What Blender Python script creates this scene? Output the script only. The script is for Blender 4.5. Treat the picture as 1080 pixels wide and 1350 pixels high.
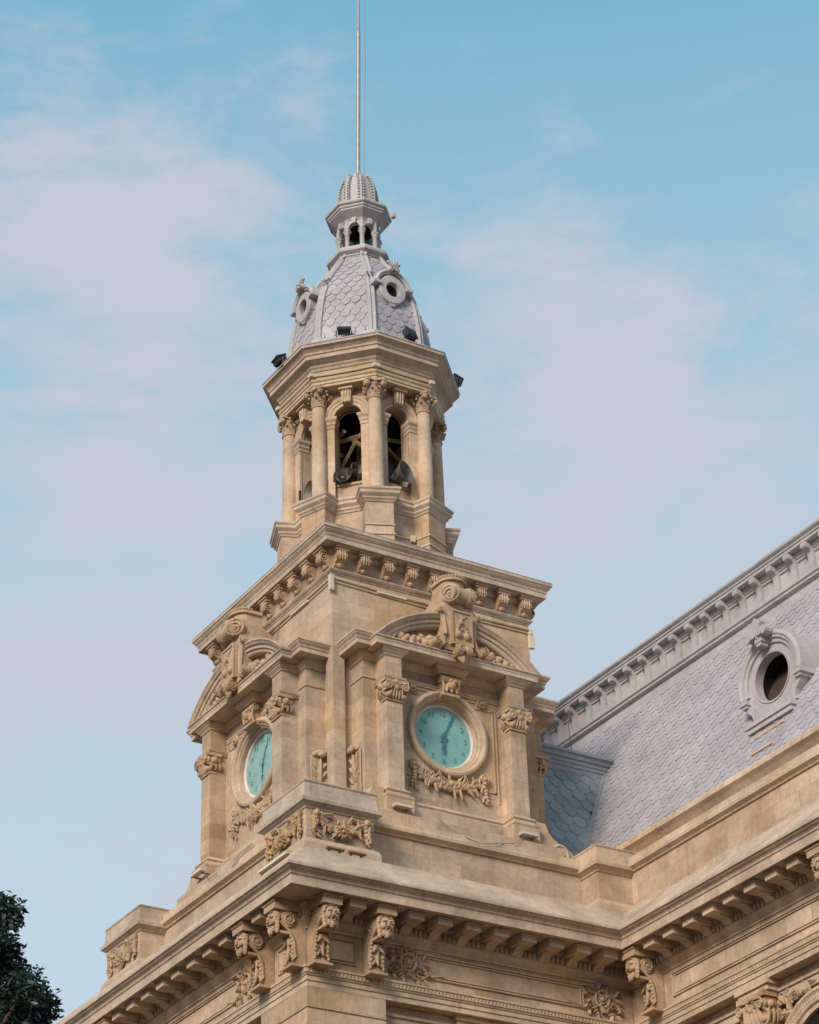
import bpy, bmesh, math, random
from mathutils import Vector, Matrix
from math import sin, cos, pi, radians, sqrt, atan2
for o in list(bpy.data.objects): bpy.data.objects.remove(o)
S = bpy.context.scene
COL = S.collection
YS = 1.058794565737562           # the plan is a touch deeper than wide

# ------------------------------------------------------------------ camera
cam = bpy.data.cameras.new('camera'); camo = bpy.data.objects.new('camera', cam); COL.objects.link(camo)
yaw, pitch, roll = 0.5606237187516998, 0.5345300687651, -0.032501504515746404
fw = Vector((sin(yaw)*cos(pitch), cos(yaw)*cos(pitch), sin(pitch)))
rt0 = Vector((cos(yaw), -sin(yaw), 0)); up0 = rt0.cross(fw)
rt = rt0*cos(roll)+up0*sin(roll); up = -rt0*sin(roll)+up0*cos(roll)
M = Matrix((rt, up, -fw)).transposed().to_4x4()
M.translation = (-40.3124728, -67.06205135, -33.15045894)
camo.matrix_world = M
cam.sensor_fit = 'VERTICAL'; cam.sensor_height = 24.0; cam.lens = 3362.4465500169567/1350*24.0
cam.clip_start = 0.5; cam.clip_end = 6000
S.camera = camo
GZ = -34.8                        # ground level

# ------------------------------------------------------------------ sky and light
SUN_EL, SUN_AZ = radians(27), radians(238)      # azimuth clockwise from +Y (north)
W = bpy.data.worlds.new("World"); S.world = W; W.use_nodes = True
nt = W.node_tree; nt.nodes.clear()
def N(t, **k):
    n = nt.nodes.new(t)
    for a, v in k.items(): setattr(n, a, v)
    return n
L = nt.links.new
out = N('ShaderNodeOutputWorld'); bg = N('ShaderNodeBackground'); bg.inputs['Strength'].default_value = 0.12
sky = N('ShaderNodeTexSky', sky_type='NISHITA'); sky.sun_disc = False
sky.sun_elevation = SUN_EL; sky.sun_rotation = SUN_AZ; sky.air_density = 1.1; sky.dust_density = 1.6; sky.ozone_density = 1.6
tc = N('ShaderNodeTexCoord'); sep = N('ShaderNodeSeparateXYZ'); L(tc.outputs['Generated'], sep.inputs[0])
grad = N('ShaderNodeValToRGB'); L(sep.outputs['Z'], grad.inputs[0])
SKYK = 7.0
def skc(r, g, b): return (r*SKYK, g*SKYK, b*SKYK, 1)
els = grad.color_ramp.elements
els[0].position = 0.0; els[0].color = (.13, .14, .15, 1)  # unseen horizon band made dark to cut the fill light under soffits
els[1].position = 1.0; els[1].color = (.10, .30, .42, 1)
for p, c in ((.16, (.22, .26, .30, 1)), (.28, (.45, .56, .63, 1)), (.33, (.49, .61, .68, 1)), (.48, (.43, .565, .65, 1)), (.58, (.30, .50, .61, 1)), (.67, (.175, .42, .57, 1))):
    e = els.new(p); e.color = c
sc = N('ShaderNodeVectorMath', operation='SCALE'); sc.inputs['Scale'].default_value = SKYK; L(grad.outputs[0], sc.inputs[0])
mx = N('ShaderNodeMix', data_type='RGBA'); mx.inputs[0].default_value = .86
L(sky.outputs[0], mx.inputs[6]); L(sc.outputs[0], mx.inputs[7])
mp = N('ShaderNodeMapping'); mp.inputs['Rotation'].default_value = (.3, .25, .5); mp.inputs['Scale'].default_value = (2.6, 3.0, 6.5); mp.inputs['Location'].default_value = (1.7, .35, 2.15)
L(tc.outputs['Generated'], mp.inputs[0])
no = N('ShaderNodeTexNoise'); no.inputs['Scale'].default_value = 4.2; no.inputs['Detail'].default_value = 10; no.inputs['Roughness'].default_value = .62
no.inputs['Distortion'].default_value = .25
L(mp.outputs[0], no.inputs['Vector'])
# soft cloud banks standing in fixed directions of the sky
def px_dir(px, py):
    d = fw + rt*((px-540)/3362.4) + up*((675-py)/3362.4); return d.normalized()
acc = None
for (px, py, rad, wgt) in ((150, 320, .062, .62), (250, 300, .05, .35), (40, 260, .05, .4), (250, 560, .06, .42), (60, 520, .05, .2), (790, 420, .06, .50), (900, 360, .05, .15), (680, 560, .08, .36), (930, 600, .09, .36), (150, 830, .055, .42), (40, 900, .04, .2), (230, 1010, .05, .15), (40, 690, .05, -.25), (120, 1120, .08, -.25), (60, 60, .03, .4), (560, 60, .08, -.4), (1000, 120, .08, -.4)):
    d = px_dir(px, py)
    df = N('ShaderNodeVectorMath', operation='DISTANCE'); df.inputs[1].default_value = d; L(tc.outputs['Generated'], df.inputs[0])
    mr = N('ShaderNodeMapRange', interpolation_type='SMOOTHERSTEP'); mr.inputs['From Min'].default_value = rad*1.35; mr.inputs['From Max'].default_value = 0.0
    mr.inputs['To Min'].default_value = 0; mr.inputs['To Max'].default_value = wgt; L(df.outputs['Value'], mr.inputs['Value'])
    if acc is None: acc = mr.outputs[0]
    else:
        a = N('ShaderNodeMath', operation='ADD'); L(acc, a.inputs[0]); L(mr.outputs[0], a.inputs[1]); acc = a.outputs[0]
nsub = N('ShaderNodeMath', operation='MULTIPLY_ADD'); L(no.outputs[0], nsub.inputs[0]); nsub.inputs[1].default_value = 3.5; nsub.inputs[2].default_value = -1.74
elv = N('ShaderNodeMapRange', interpolation_type='SMOOTHSTEP'); elv.inputs['From Min'].default_value = .64; elv.inputs['From Max'].default_value = .46; elv.inputs['To Min'].default_value = 0; elv.inputs['To Max'].default_value = .32
L(sep.outputs['Z'], elv.inputs['Value']); ea = N('ShaderNodeMath', operation='ADD'); L(acc, ea.inputs[0]); L(elv.outputs[0], ea.inputs[1]); acc = ea.outputs[0]
msum = N('ShaderNodeMath', operation='MULTIPLY_ADD'); L(acc, msum.inputs[0]); msum.inputs[1].default_value = .85; L(nsub.outputs[0], msum.inputs[2])
m1 = N('ShaderNodeMapRange', interpolation_type='SMOOTHSTEP'); m1.inputs['From Min'].default_value = -.15; m1.inputs['From Max'].default_value = 1.05; m1.inputs['To Max'].default_value = .92
L(msum.outputs[0], m1.inputs['Value'])
mc = N('ShaderNodeMix', data_type='RGBA'); mc.inputs[7].default_value = skc(.50, .505, .585)
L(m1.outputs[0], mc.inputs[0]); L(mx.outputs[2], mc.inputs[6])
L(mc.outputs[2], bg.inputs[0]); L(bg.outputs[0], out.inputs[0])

sun = bpy.data.lights.new('sun', 'SUN'); sun.energy = 2.45; sun.angle = radians(20); sun.color = (1, .87, .74)
suno = bpy.data.objects.new('sun', sun); COL.objects.link(suno)
sd = Vector((sin(SUN_AZ)*cos(SUN_EL), cos(SUN_AZ)*cos(SUN_EL), sin(SUN_EL)))
suno.rotation_euler = (-sd).to_track_quat('-Z', 'Y').to_euler(); suno.location = sd*100
S.view_settings.view_transform = 'Standard'; S.view_settings.look = 'None'; S.view_settings.exposure = 0.48; S.view_settings.gamma = 1
S.render.engine = 'CYCLES'

# ------------------------------------------------------------------ materials
def mat(name, base, rough=.85, var=.25, scale=.6, bump=.25, bscale=14, stain=None, streak=0.0, joints=0.0, metal=0.0, bevel=.02, tint=None, tintamt=0.0, patina=0.0, island=0.0):
    m = bpy.data.materials.new(name); m.use_nodes = True; t = m.node_tree; t.nodes.clear()
    def n(k, **kw):
        q = t.nodes.new(k)
        for a, v in kw.items(): setattr(q, a, v)
        return q
    l = t.links.new
    o = n('ShaderNodeOutputMaterial'); p = n('ShaderNodeBsdfPrincipled'); l(p.outputs[0], o.inputs[0])
    p.inputs['Roughness'].default_value = rough; p.inputs['Metallic'].default_value = metal
    p.inputs['Specular IOR Level'].default_value = .3 if max(base) > .025 else .03
    g = n('ShaderNodeNewGeometry')
    def noise(s, d=4, vec=None, r=.6):
        q = n('ShaderNodeTexNoise'); q.inputs['Scale'].default_value = s; q.inputs['Detail'].default_value = d; q.inputs['Roughness'].default_value = r
        l(vec if vec else g.outputs['Position'], q.inputs['Vector']); return q.outputs[0]
    def mul(col, fac_out, lo, hi, a, b):
        r = n('ShaderNodeMapRange'); r.inputs['From Min'].default_value = lo; r.inputs['From Max'].default_value = hi
        r.inputs['To Min'].default_value = a; r.inputs['To Max'].default_value = b; l(fac_out, r.inputs['Value'])
        v = n('ShaderNodeVectorMath', operation='SCALE'); l(col, v.inputs[0]); l(r.outputs[0], v.inputs['Scale']); return v.outputs[0]
    rgb = n('ShaderNodeRGB'); rgb.outputs[0].default_value = (*base, 1); c = rgb.outputs[0]
    def mixc(c, col2, fac):
        q = n('ShaderNodeMix', data_type='RGBA'); l(fac, q.inputs[0]); l(c, q.inputs[6]); q.inputs[7].default_value = (*col2, 1); return q.outputs[2]
    def rng(v, lo, hi, a=0., b=1.):
        r = n('ShaderNodeMapRange', interpolation_type='SMOOTHSTEP'); r.inputs['From Min'].default_value = lo; r.inputs['From Max'].default_value = hi
        r.inputs['To Min'].default_value = a; r.inputs['To Max'].default_value = b; l(v, r.inputs['Value']); return r.outputs[0]
    if tint: c = mixc(c, tint, rng(noise(scale*.55, 3), .42, .66, 0, tintamt))
    c = mul(c, noise(scale, 6), .3, .7, 1-var, 1+var)
    c = mul(c, noise(scale*9, 4), .3, .7, 1-var*.5, 1+var*.5)
    c = mul(c, noise(38, 2), .3, .7, 1-var*.45, 1+var*.45)
    if island: c = mul(c, g.outputs['Random Per Island'], 0, 1, 1-island, 1+island)
    if streak:
        mpn = n('ShaderNodeMapping'); mpn.inputs['Scale'].default_value = (2.6, 2.6, .22); l(g.outputs['Position'], mpn.inputs[0])
        c = mixc(c, tuple(x*.42 for x in base), rng(noise(1.6, 5, mpn.outputs[0], .65), .52, .78, 0, streak))
    if stain: c = mixc(c, stain, rng(noise(1.7, 6, None, .7), .56, .76, 0, .6))
    if patina:
        c = mixc(c, (.20, .34, .38), rng(noise(.35, 3), .52, .70, 0, patina))
    h = noise(bscale, 5)
    if joints:
        sx = n('ShaderNodeSeparateXYZ'); l(g.outputs['Position'], sx.inputs[0])
        ad = n('ShaderNodeMath', operation='ADD'); l(sx.outputs[0], ad.inputs[0]); l(sx.outputs[1], ad.inputs[1])
        cb = n('ShaderNodeCombineXYZ'); l(ad.outputs[0], cb.inputs[0]); l(sx.outputs[2], cb.inputs[1])
        bk = n('ShaderNodeTexBrick'); l(cb.outputs[0], bk.inputs[0]); bk.inputs['Scale'].default_value = 1
        bk.inputs['Mortar Size'].default_value = .008; bk.inputs['Mortar Smooth'].default_value = .3
        bk.inputs['Brick Width'].default_value = 1.15; bk.inputs['Row Height'].default_value = .52
        bk.inputs['Color1'].default_value = (1, 1, 1, 1); bk.inputs['Color2'].default_value = (.78, .77, .76, 1); bk.inputs['Mortar'].default_value = (1-joints,)*3+(1,)
        q = n('ShaderNodeMix', data_type='RGBA', blend_type='MULTIPLY'); q.inputs[0].default_value = 1; l(c, q.inputs[6]); l(bk.outputs[0], q.inputs[7]); c = q.outputs[2]
    l(c, p.inputs['Base Color'])
    b = n('ShaderNodeBump'); b.inputs['Strength'].default_value = bump; b.inputs['Distance'].default_value = .03; l(h, b.inputs['Height'])
    if bevel:
        bv = n('ShaderNodeBevel', samples=3); bv.inputs['Radius'].default_value = bevel; l(bv.outputs[0], b.inputs['Normal'])
    l(b.outputs[0], p.inputs['Normal'])
    return m
STONE = (.53, .41, .31); OCH = (.46, .285, .13)
M_ = {
 'wall': mat('sandstone wall', STONE, var=.26, scale=.55, streak=.5, joints=.34, tint=OCH, tintamt=.55, stain=(.28, .20, .14)),
 'trim': mat('sandstone trim', (.51, .395, .295), var=.25, scale=.7, streak=.3, tint=OCH, tintamt=.4, stain=(.19, .13, .09)),
 'cornice': mat('weathered cornice stone', (.48, .375, .29), var=.28, scale=.8, streak=.5, stain=(.15, .11, .085)),
 'carve': mat('carved sandstone', (.43, .315, .22), var=.26, scale=1.2, bump=.5, bscale=22, tint=OCH, tintamt=.4, stain=(.16, .11, .075), bevel=0),
 'ochre': mat('ochre stained relief', (.42, .29, .16), var=.28, scale=1.2, bump=.5, bscale=22, stain=(.2, .12, .05), bevel=0),
 'gray': mat('grey weathered stone', (.45, .37, .30), var=.26, scale=.9, streak=.4, stain=(.16, .14, .125)),
 'zinc': mat('weathered zinc', (.44, .425, .435), rough=.55, var=.16, scale=.8, streak=.3, bump=.12, stain=(.28, .22, .19)),
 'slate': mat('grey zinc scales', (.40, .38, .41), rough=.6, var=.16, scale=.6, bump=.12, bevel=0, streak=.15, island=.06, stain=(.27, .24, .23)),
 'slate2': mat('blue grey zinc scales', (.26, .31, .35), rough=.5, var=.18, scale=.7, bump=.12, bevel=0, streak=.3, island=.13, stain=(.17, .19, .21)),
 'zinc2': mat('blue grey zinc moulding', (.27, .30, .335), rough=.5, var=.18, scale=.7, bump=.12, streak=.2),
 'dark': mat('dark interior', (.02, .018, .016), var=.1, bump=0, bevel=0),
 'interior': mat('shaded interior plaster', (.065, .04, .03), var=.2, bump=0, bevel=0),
 'timber': mat('yellow timber', (.27, .21, .115), var=.2, scale=2, bevel=0),
 'rope': mat('translucent light tube', (.62, .52, .36), rough=.4, var=.15, scale=3, bump=0, bevel=0),
 'clamp': mat('white plastic clamp', (.62, .54, .43), rough=.5, var=.1, bump=0, bevel=0),
 'glass': mat('teal glass dial', (.21, .43, .42), rough=.30, var=.14, scale=1.6, bump=0, bevel=0, stain=(.12, .27, .26)),
 'mark3': mat('paint veiled by reflection', (.215, .385, .38), bump=0, bevel=0),  # left dial marks coloured close to the glass, as if lost in its reflection
 'glass2': mat('teal dial with painted reflection', (.24, .42, .41), rough=.28, var=.2, scale=1.2, bump=0, bevel=0, stain=(.14, .28, .27)),  # sky reflection on the left dial is put into this colour
 'mark2': mat('very faded blue paint', (.15, .36, .365), var=.3, scale=5, bump=0, bevel=0),
 'mark': mat('faded blue paint', (.06, .18, .22), var=.2, scale=5, bump=0, bevel=0),
 'rim': mat('pale dial rim', (.62, .58, .52), rough=.5, var=.15, scale=3, bump=.1, bevel=0),
 'black': mat('black painted metal', (.03, .034, .04), rough=.45, var=.1, bump=0, bevel=0),
 'lens': mat('floodlight glass', (.02, .025, .03), rough=.6, var=.1, bump=0, bevel=0),
 'horn': mat('grey painted horn', (.15, .135, .12), rough=.5, var=.15, scale=3, bump=0, bevel=0),
 'horn2': mat('blue grey horn', (.10, .15, .20), rough=.5, var=.15, scale=3, bump=0, bevel=0),
 'pole': mat('galvanised pole', (.38, .36, .36), rough=.4, metal=.3, var=.18, scale=3, bump=0, bevel=0),
 'cable': mat('grey cable', (.20, .17, .14), var=.1, bump=0, bevel=0),
 'fix': mat('white lamp casing', (.50, .43, .35), rough=.4, var=.1, bump=0, bevel=0),
 'amber': mat('amber lamp cover', (.24, .17, .07), rough=.3, var=.2, scale=5, bump=0, bevel=0),
 'green': mat('green panel', (.02, .20, .09), rough=.4, var=.1, bump=0, bevel=0),
 'bark': mat('bark', (.09, .07, .05), var=.3, scale=3, bevel=0),
 'ground': mat('plaza paving', (.085, .065, .045), var=.2, scale=.2, bump=.1, bscale=3, bevel=0),
}
def leafmat():
    m = bpy.data.materials.new('dark foliage'); m.use_nodes = True; t = m.node_tree; p = t.nodes['Principled BSDF']
    g = t.nodes.new('ShaderNodeNewGeometry'); r = t.nodes.new('ShaderNodeValToRGB')
    t.links.new(g.outputs['Random Per Island'], r.inputs[0])
    r.color_ramp.elements[0].color = (.010, .024, .018, 1); r.color_ramp.elements[1].color = (.035, .075, .060, 1)
    t.links.new(r.outputs[0], p.inputs['Base Color']); p.inputs['Roughness'].default_value = .45
    return m
M_['leaf'] = leafmat()

# ------------------------------------------------------------------ mesh builder
def stretch(p): return Vector((p[0], p[1]*YS, p[2]))
class MB:
    """Collects faces in a local frame (x along a face, -y outward); k turns it onto another side."""
    def __init__(s, k=None, xf=None):
        s.v = []; s.f = []; s.k = k; s.xf = xf
    def P(s, p):
        x, y, z = p
        if s.xf: return s.xf(p)
        if s.k == 1: x, y = y, -x
        elif s.k == 2: x, y = -x, -y
        elif s.k == 3: x, y = -y, x
        return (x, y, z)
    def add(s, vs, fs):
        b = len(s.v); s.v += [s.P(p) for p in vs]; s.f += [tuple(b+i for i in f) for f in fs]
    def box(s, x0, x1, y0, y1, z0, z1):
        s.add([(x0,y0,z0),(x1,y0,z0),(x1,y1,z0),(x0,y1,z0),(x0,y0,z1),(x1,y0,z1),(x1,y1,z1),(x0,y1,z1)],
              [(0,3,2,1),(4,5,6,7),(0,1,5,4),(1,2,6,5),(2,3,7,6),(3,0,4,7)])
    def sweep(s, path, prof, closed=False):
        n = len(path); m = len(prof); vs = []
        for j in range(n):
            p = path[j]
            def nrm(a, b):
                dx, dy = b[0]-a[0], b[1]-a[1]; l = math.hypot(dx, dy); return (dy/l, -dx/l)
            if closed: n1 = nrm(path[j-1], p); n2 = nrm(p, path[(j+1) % n])
            else:
                n1 = nrm(path[j-1], p) if j > 0 else None; n2 = nrm(p, path[j+1]) if j < n-1 else None
                n1 = n1 or n2; n2 = n2 or n1
            k = 1+n1[0]*n2[0]+n1[1]*n2[1]; mx_, my_ = (n1[0]+n2[0])/k, (n1[1]+n2[1])/k
            for (o, z) in prof: vs.append((p[0]+mx_*o, p[1]+my_*o, z))
        fs = []
        for j in range(n if closed else n-1):
            a = j*m; b = ((j+1) % n)*m
            for i in range(m): fs.append((a+i, b+i, b+(i+1) % m, a+(i+1) % m))
        if not closed: fs.append(tuple(range(m))[::-1]); fs.append(tuple((n-1)*m+i for i in range(m)))
        s.add(vs, fs)
    def lathe(s, c, prof, n=16, a0=0.0):
        m = len(prof); vs = []; fs = []
        for j in range(n):
            a = a0+2*pi*j/n
            for r, z in prof: vs.append((c[0]+r*cos(a), c[1]+r*sin(a), c[2]+z))
        for j in range(n):
            a = j*m; b = ((j+1) % n)*m
            for i in range(m-1): fs.append((a+i, b+i, b+i+1, a+i+1))
        fs.append(tuple(j*m for j in range(n))[::-1]); fs.append(tuple(j*m+m-1 for j in range(n)))
        s.add(vs, fs)
    def disc(s, c, prof, n=32, a0=0, a1=2*pi, sx=1, sz=1):
        """turned about an outward (-y) axis through c; prof = [(radius, outward)]"""
        m = len(prof); full = abs(a1-a0-2*pi) < 1e-6; vs = []; fs = []
        k = n if full else n+1
        for j in range(k):
            a = a0+(a1-a0)*j/n
            for r, d in prof: vs.append((c[0]+r*cos(a)*sx, c[1]-d, c[2]+r*sin(a)*sz))
        for j in range(n):
            a = j*m; b = ((j+1) % k)*m
            for i in range(m-1): fs.append((a+i, b+i, b+i+1, a+i+1))
        if not full:
            for j in range(n):
                a = j*m; b = (j+1)*m; fs.append((a, b, b+m-1, a+m-1))
            fs.append(tuple(range(m))); fs.append(tuple(n*m+i for i in range(m))[::-1])
        s.add(vs, fs)
    def prism(s, pts, ax, a, b):
        """pts polygon; ax 'x': pts are (y,z) from x=a..b; 'y': pts (x,z); 'z': pts (x,y)"""
        n = len(pts)
        def q(p, t): return {'x': (t, p[0], p[1]), 'y': (p[0], t, p[1]), 'z': (p[0], p[1], t)}[ax]
        s.add([q(p, a) for p in pts]+[q(p, b) for p in pts], [tuple(range(n))[::-1], tuple(range(n, 2*n))]+[(i, (i+1) % n, n+(i+1) % n, n+i) for i in range(n)])
    def tube(s, pts, r, n=6):
        pts = [Vector(p) for p in pts]; rs = r if isinstance(r, (list, tuple)) else [r]*len(pts); vs = []
        for j, p in enumerate(pts):
            d = (pts[min(j+1, len(pts)-1)]-pts[max(j-1, 0)]).normalized()
            u = d.cross(Vector((0, 0, 1))) if abs(d.z) < .9 else d.cross(Vector((1, 0, 0)))
            u.normalize(); w = d.cross(u)
            for i in range(n):
                a = 2*pi*i/n; vs.append(tuple(p+u*(rs[j]*cos(a))+w*(rs[j]*sin(a))))
        fs = [(j*n+i, j*n+(i+1) % n, (j+1)*n+(i+1) % n, (j+1)*n+i) for j in range(len(pts)-1) for i in range(n)]
        fs += [tuple(range(n))[::-1], tuple((len(pts)-1)*n+i for i in range(n))]
        s.add(vs, fs)
    def ball(s, c, r, sx=1, sy=1, sz=1, n=7, m=5, rot=0.0):
        vs = [(0, 0, r*sz)]; 
        for i in range(1, m):
            t = pi*i/m
            for j in range(n):
                a = 2*pi*j/n; vs.append((r*sx*sin(t)*cos(a), r*sy*sin(t)*sin(a), r*sz*cos(t)))
        vs.append((0, 0, -r*sz)); fs = [(0, 1+j, 1+(j+1) % n) for j in range(n)]
        for i in range(m-2):
            for j in range(n): fs.append((1+i*n+j, 1+(i+1)*n+j, 1+(i+1)*n+(j+1) % n, 1+i*n+(j+1) % n))
        k = len(vs)-1; fs += [(k, 1+(m-2)*n+(j+1) % n, 1+(m-2)*n+j) for j in range(n)]
        cr_, sr_ = cos(rot), sin(rot)   # rotation in the face plane (x,z)
        s.add([(c[0]+x*cr_-z*sr_, c[1]+y, c[2]+x*sr_+z*cr_) for x, y, z in vs], fs)
    def leaf(s, c, ang, ln, w, lift=.06, curl=.05):
        """pointed leaf lying on the face plane, growing in direction ang (x,z)"""
        dx, dz = cos(ang), sin(ang); nx, nz = -dz, dx; vs = []
        st = [(0, .25, 0), (.3, 1, 1), (.65, .8, 1), (1, .06, .4)]
        for t, ww, lf in st:
            for sgn, h in ((-1, 0), (0, 1), (1, 0)):
                vs.append((c[0]+dx*ln*t+nx*w*.5*ww*sgn, c[1]-lift*.35-(lift*lf*.65 if h else 0)-curl*t*t, c[2]+dz*ln*t+nz*w*.5*ww*sgn))
        b = len(vs); vs += [(x, y+.05, z) for x, y, z in vs]
        fs = []
        for i in range(3):
            for j in range(2): fs.append((i*3+j, (i+1)*3+j, (i+1)*3+j+1, i*3+j+1))
            fs.append((i*3, b+i*3, b+(i+1)*3, (i+1)*3)); fs.append((i*3+2, (i+1)*3+2, b+(i+1)*3+2, b+i*3+2))
        fs.append((9, b+9, b+11, 11, 10)); fs.append((0, 1, 2, b+2, b))
        s.add(vs, fs)
    def spiral(s, c, R, turns=1.6, d=0.0, h=.05, flip=1, a0=pi/2, ax='y', r=.03):
        """raised volute on a plane; ax 'y' = front plane, 'x' = side plane"""
        pts = []; rs = []
        n = int(11*turns)+6
        for i in range(n+1):
            t = i/n; a = a0+flip*2*pi*turns*t; q = R*(1-t*.82)
            if ax == 'y': pts.append((c[0]+q*cos(a), c[1]-d, c[2]+q*sin(a)))
            else: pts.append((c[0]-d, c[1]+q*cos(a), c[2]+q*sin(a)))
            rs.append(r*(1-.35*t))
        s.tube(pts, rs, 5)
        s.ball((c[0]-(d if ax != 'y' else 0), c[1]-(d if ax == 'y' else 0), c[2]), R*.22, n=6, m=4)
    def mesh(s, name, origin=(0, 0, 0), smooth=False, nostretch=False):
        me = bpy.data.meshes.new(name)
        if nostretch: vs = [Vector(p)-Vector(origin) for p in s.v]
        else: vs = [stretch(p)-Vector(origin) for p in s.v]
        me.from_pydata(vs, [], s.f)
        bm = bmesh.new(); bm.from_mesh(me); bmesh.ops.recalc_face_normals(bm, faces=bm.faces); bm.to_mesh(me); bm.free()
        if smooth:
            me.polygons.foreach_set('use_smooth', [True]*len(me.polygons))
            try: me.set_sharp_from_angle(angle=radians(38))
            except Exception: pass
        return me

def root(name, label, cat, loc=(0, 0, 0), group=None):
    o = bpy.data.objects.new(name, None); COL.objects.link(o); o.location = loc; o.empty_display_size = .5
    o['label'] = label; o['category'] = cat
    if group: o['group'] = group
    return o
def worldloc(o):
    v = Vector(o.location)
    while o.parent: o = o.parent; v += Vector(o.location)
    return v
def part(mb, name, m, parent, smooth=False, label=None):
    """mesh in plan coordinates, child of an unrotated parent"""
    me = mb.mesh(name, worldloc(parent) if parent else (0, 0, 0), smooth); me.materials.append(M_[m])
    o = bpy.data.objects.new(name, me); COL.objects.link(o)
    if parent: o.parent = parent
    if label: o['label'] = label
    return o
def inst(me, name, parent, p, rz, label=None):
    """a copy of a local-frame mesh placed at plan point p, turned rz"""
    o = bpy.data.objects.new(name, me); COL.objects.link(o); o.parent = parent
    o.location = stretch(p)-(worldloc(parent) if parent else Vector()); o.rotation_euler = (0, 0, rz)
    if label: o['label'] = label
    return o
def sub(me, name, parent):
    o = bpy.data.objects.new(name, me); COL.objects.link(o); o.parent = parent; return o
def lmesh(mb, name, m, smooth=False):
    me = mb.mesh(name, nostretch=True, smooth=smooth); me.materials.append(M_[m]); return me
def KP(k, x, y):
    for _ in range(k % 4): x, y = y, -x
    return x, y
RZ = [0, -pi/2, pi, pi/2]
rnd = random.Random(11)

# ------------------------------------------------------------------ ornament
def fruit_run(mb, x0, z0, x1, z1, sag, y, fat=.16, n=34, seed=1, ends=True, flower=False):
    r = random.Random(seed)
    for i in range(n):
        t = (i+.5)/n; x = x0+(x1-x0)*t; z = z0+(z1-z0)*t-sag*4*t*(1-t)
        w = fat*(.45+.75*sin(pi*t))
        for q in range(3):
            a = r.uniform(0, 2*pi); rr = r.uniform(0, w*.85); s_ = r.uniform(.24, .48)*fat*(.6+.5*sin(pi*t))
            mb.ball((x+rr*cos(a), y-w*.30*(1-rr/w*.7), z+rr*sin(a)), s_, sy=.8, n=7, m=5)
        if r.random() < .55:
            a = r.choice([-1, 1])*pi/2+r.uniform(-.9, .9)
            mb.leaf((x, y-w*.2, z), a, w*1.35+.1, .09, lift=.07)
    if flower:
        cx, cz = (x0+x1)/2, (z0+z1)/2-sag
        for j in range(11):
            a = 2*pi*j/11; mb.ball((cx+cos(a)*fat*.75, y-fat*.55, cz+sin(a)*fat*.75), fat*.42, sx=1, sz=.5, rot=a, n=6, m=4)
        mb.ball((cx, y-fat*.75, cz), fat*.32)
    if ends:
        for (x, z, sg) in ((x0, z0, -1), (x1, z1, 1)):
            for j in range(5):
                zz = z-.10-j*.11; mb.ball((x+sg*.03*j+r.uniform(-.04, .04), y-.05, zz), .085-.007*j, sx=1.1)
                mb.leaf((x, y, zz), -pi/2+r.uniform(-.9, .9), .2, .1)
            mb.leaf((x, y, z), sg*.6+(pi if sg < 0 else 0), .24, .12); mb.leaf((x, y, z), pi/2, .16, .12)

def capital_flat(w, h, pr):
    """composite pilaster capital, origin at lower centre of the front plane"""
    mb = MB(); hw = w/2
    mb.box(-hw-.03, hw+.03, -.05, .25, -.02, .05)
    mb.prism([(-hw, 0), (hw, 0), (hw+.08, h*.82), (-hw-.08, h*.82)], 'y', -.05, .35)
    for i in range(5):
        x = -hw+w*(i+.5)/5; mb.leaf((x, -.04, .04), pi/2+(i-2)*.08, h*.52, w/4.2, lift=.12, curl=.10)
    for i in range(4):
        x = -hw+w*(i+1)/5; mb.leaf((x, -.05, h*.28), pi/2, h*.42, w/5, lift=.10, curl=.12)
    for sg in (-1, 1):
        mb.ball((sg*(hw+.02), -.10, h*.62), .15, sx=1, sy=.9, n=9, m=6)
        mb.spiral((sg*(hw-.01), -.16, h*.62), .15, 1.5, .05, flip=-sg, r=.04)
        mb.spiral((sg*hw*.36, -.14, h*.66), .10, 1.2, .04, flip=sg, r=.032)
        mb.tube([(sg*(hw+.05), -.15, h*.62-.12), (sg*(hw+.10), 0, h*.40), (sg*(hw+.1), .2, h*.34)], .05, 5)
        for y in (-.02, .16, .3):
            mb.leaf((sg*(hw+.02), y, .08), pi/2+sg*-.35, h*.45, .16, lift=.02, curl=.02)
            mb.ball((sg*(hw+.09), y, h*.42), .07)
        mb.ball((sg*(hw+.12), .1, h*.62), .13, n=8, m=5)
        mb.ball((sg*(hw*.9), -.08, h*.2), .10)
    mb.ball((0, -.16, h*.55), .09); mb.ball((0, -.12, h*.88), .10, sx=1.1)
    mb.prism([(-hw-.14, -.18), (-hw*.5, -.10), (0, -.12), (hw*.5, -.10), (hw+.14, -.18), (hw+.14, .35), (-hw-.14, .35)], 'z', h*.84, h)
    return mb
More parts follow.
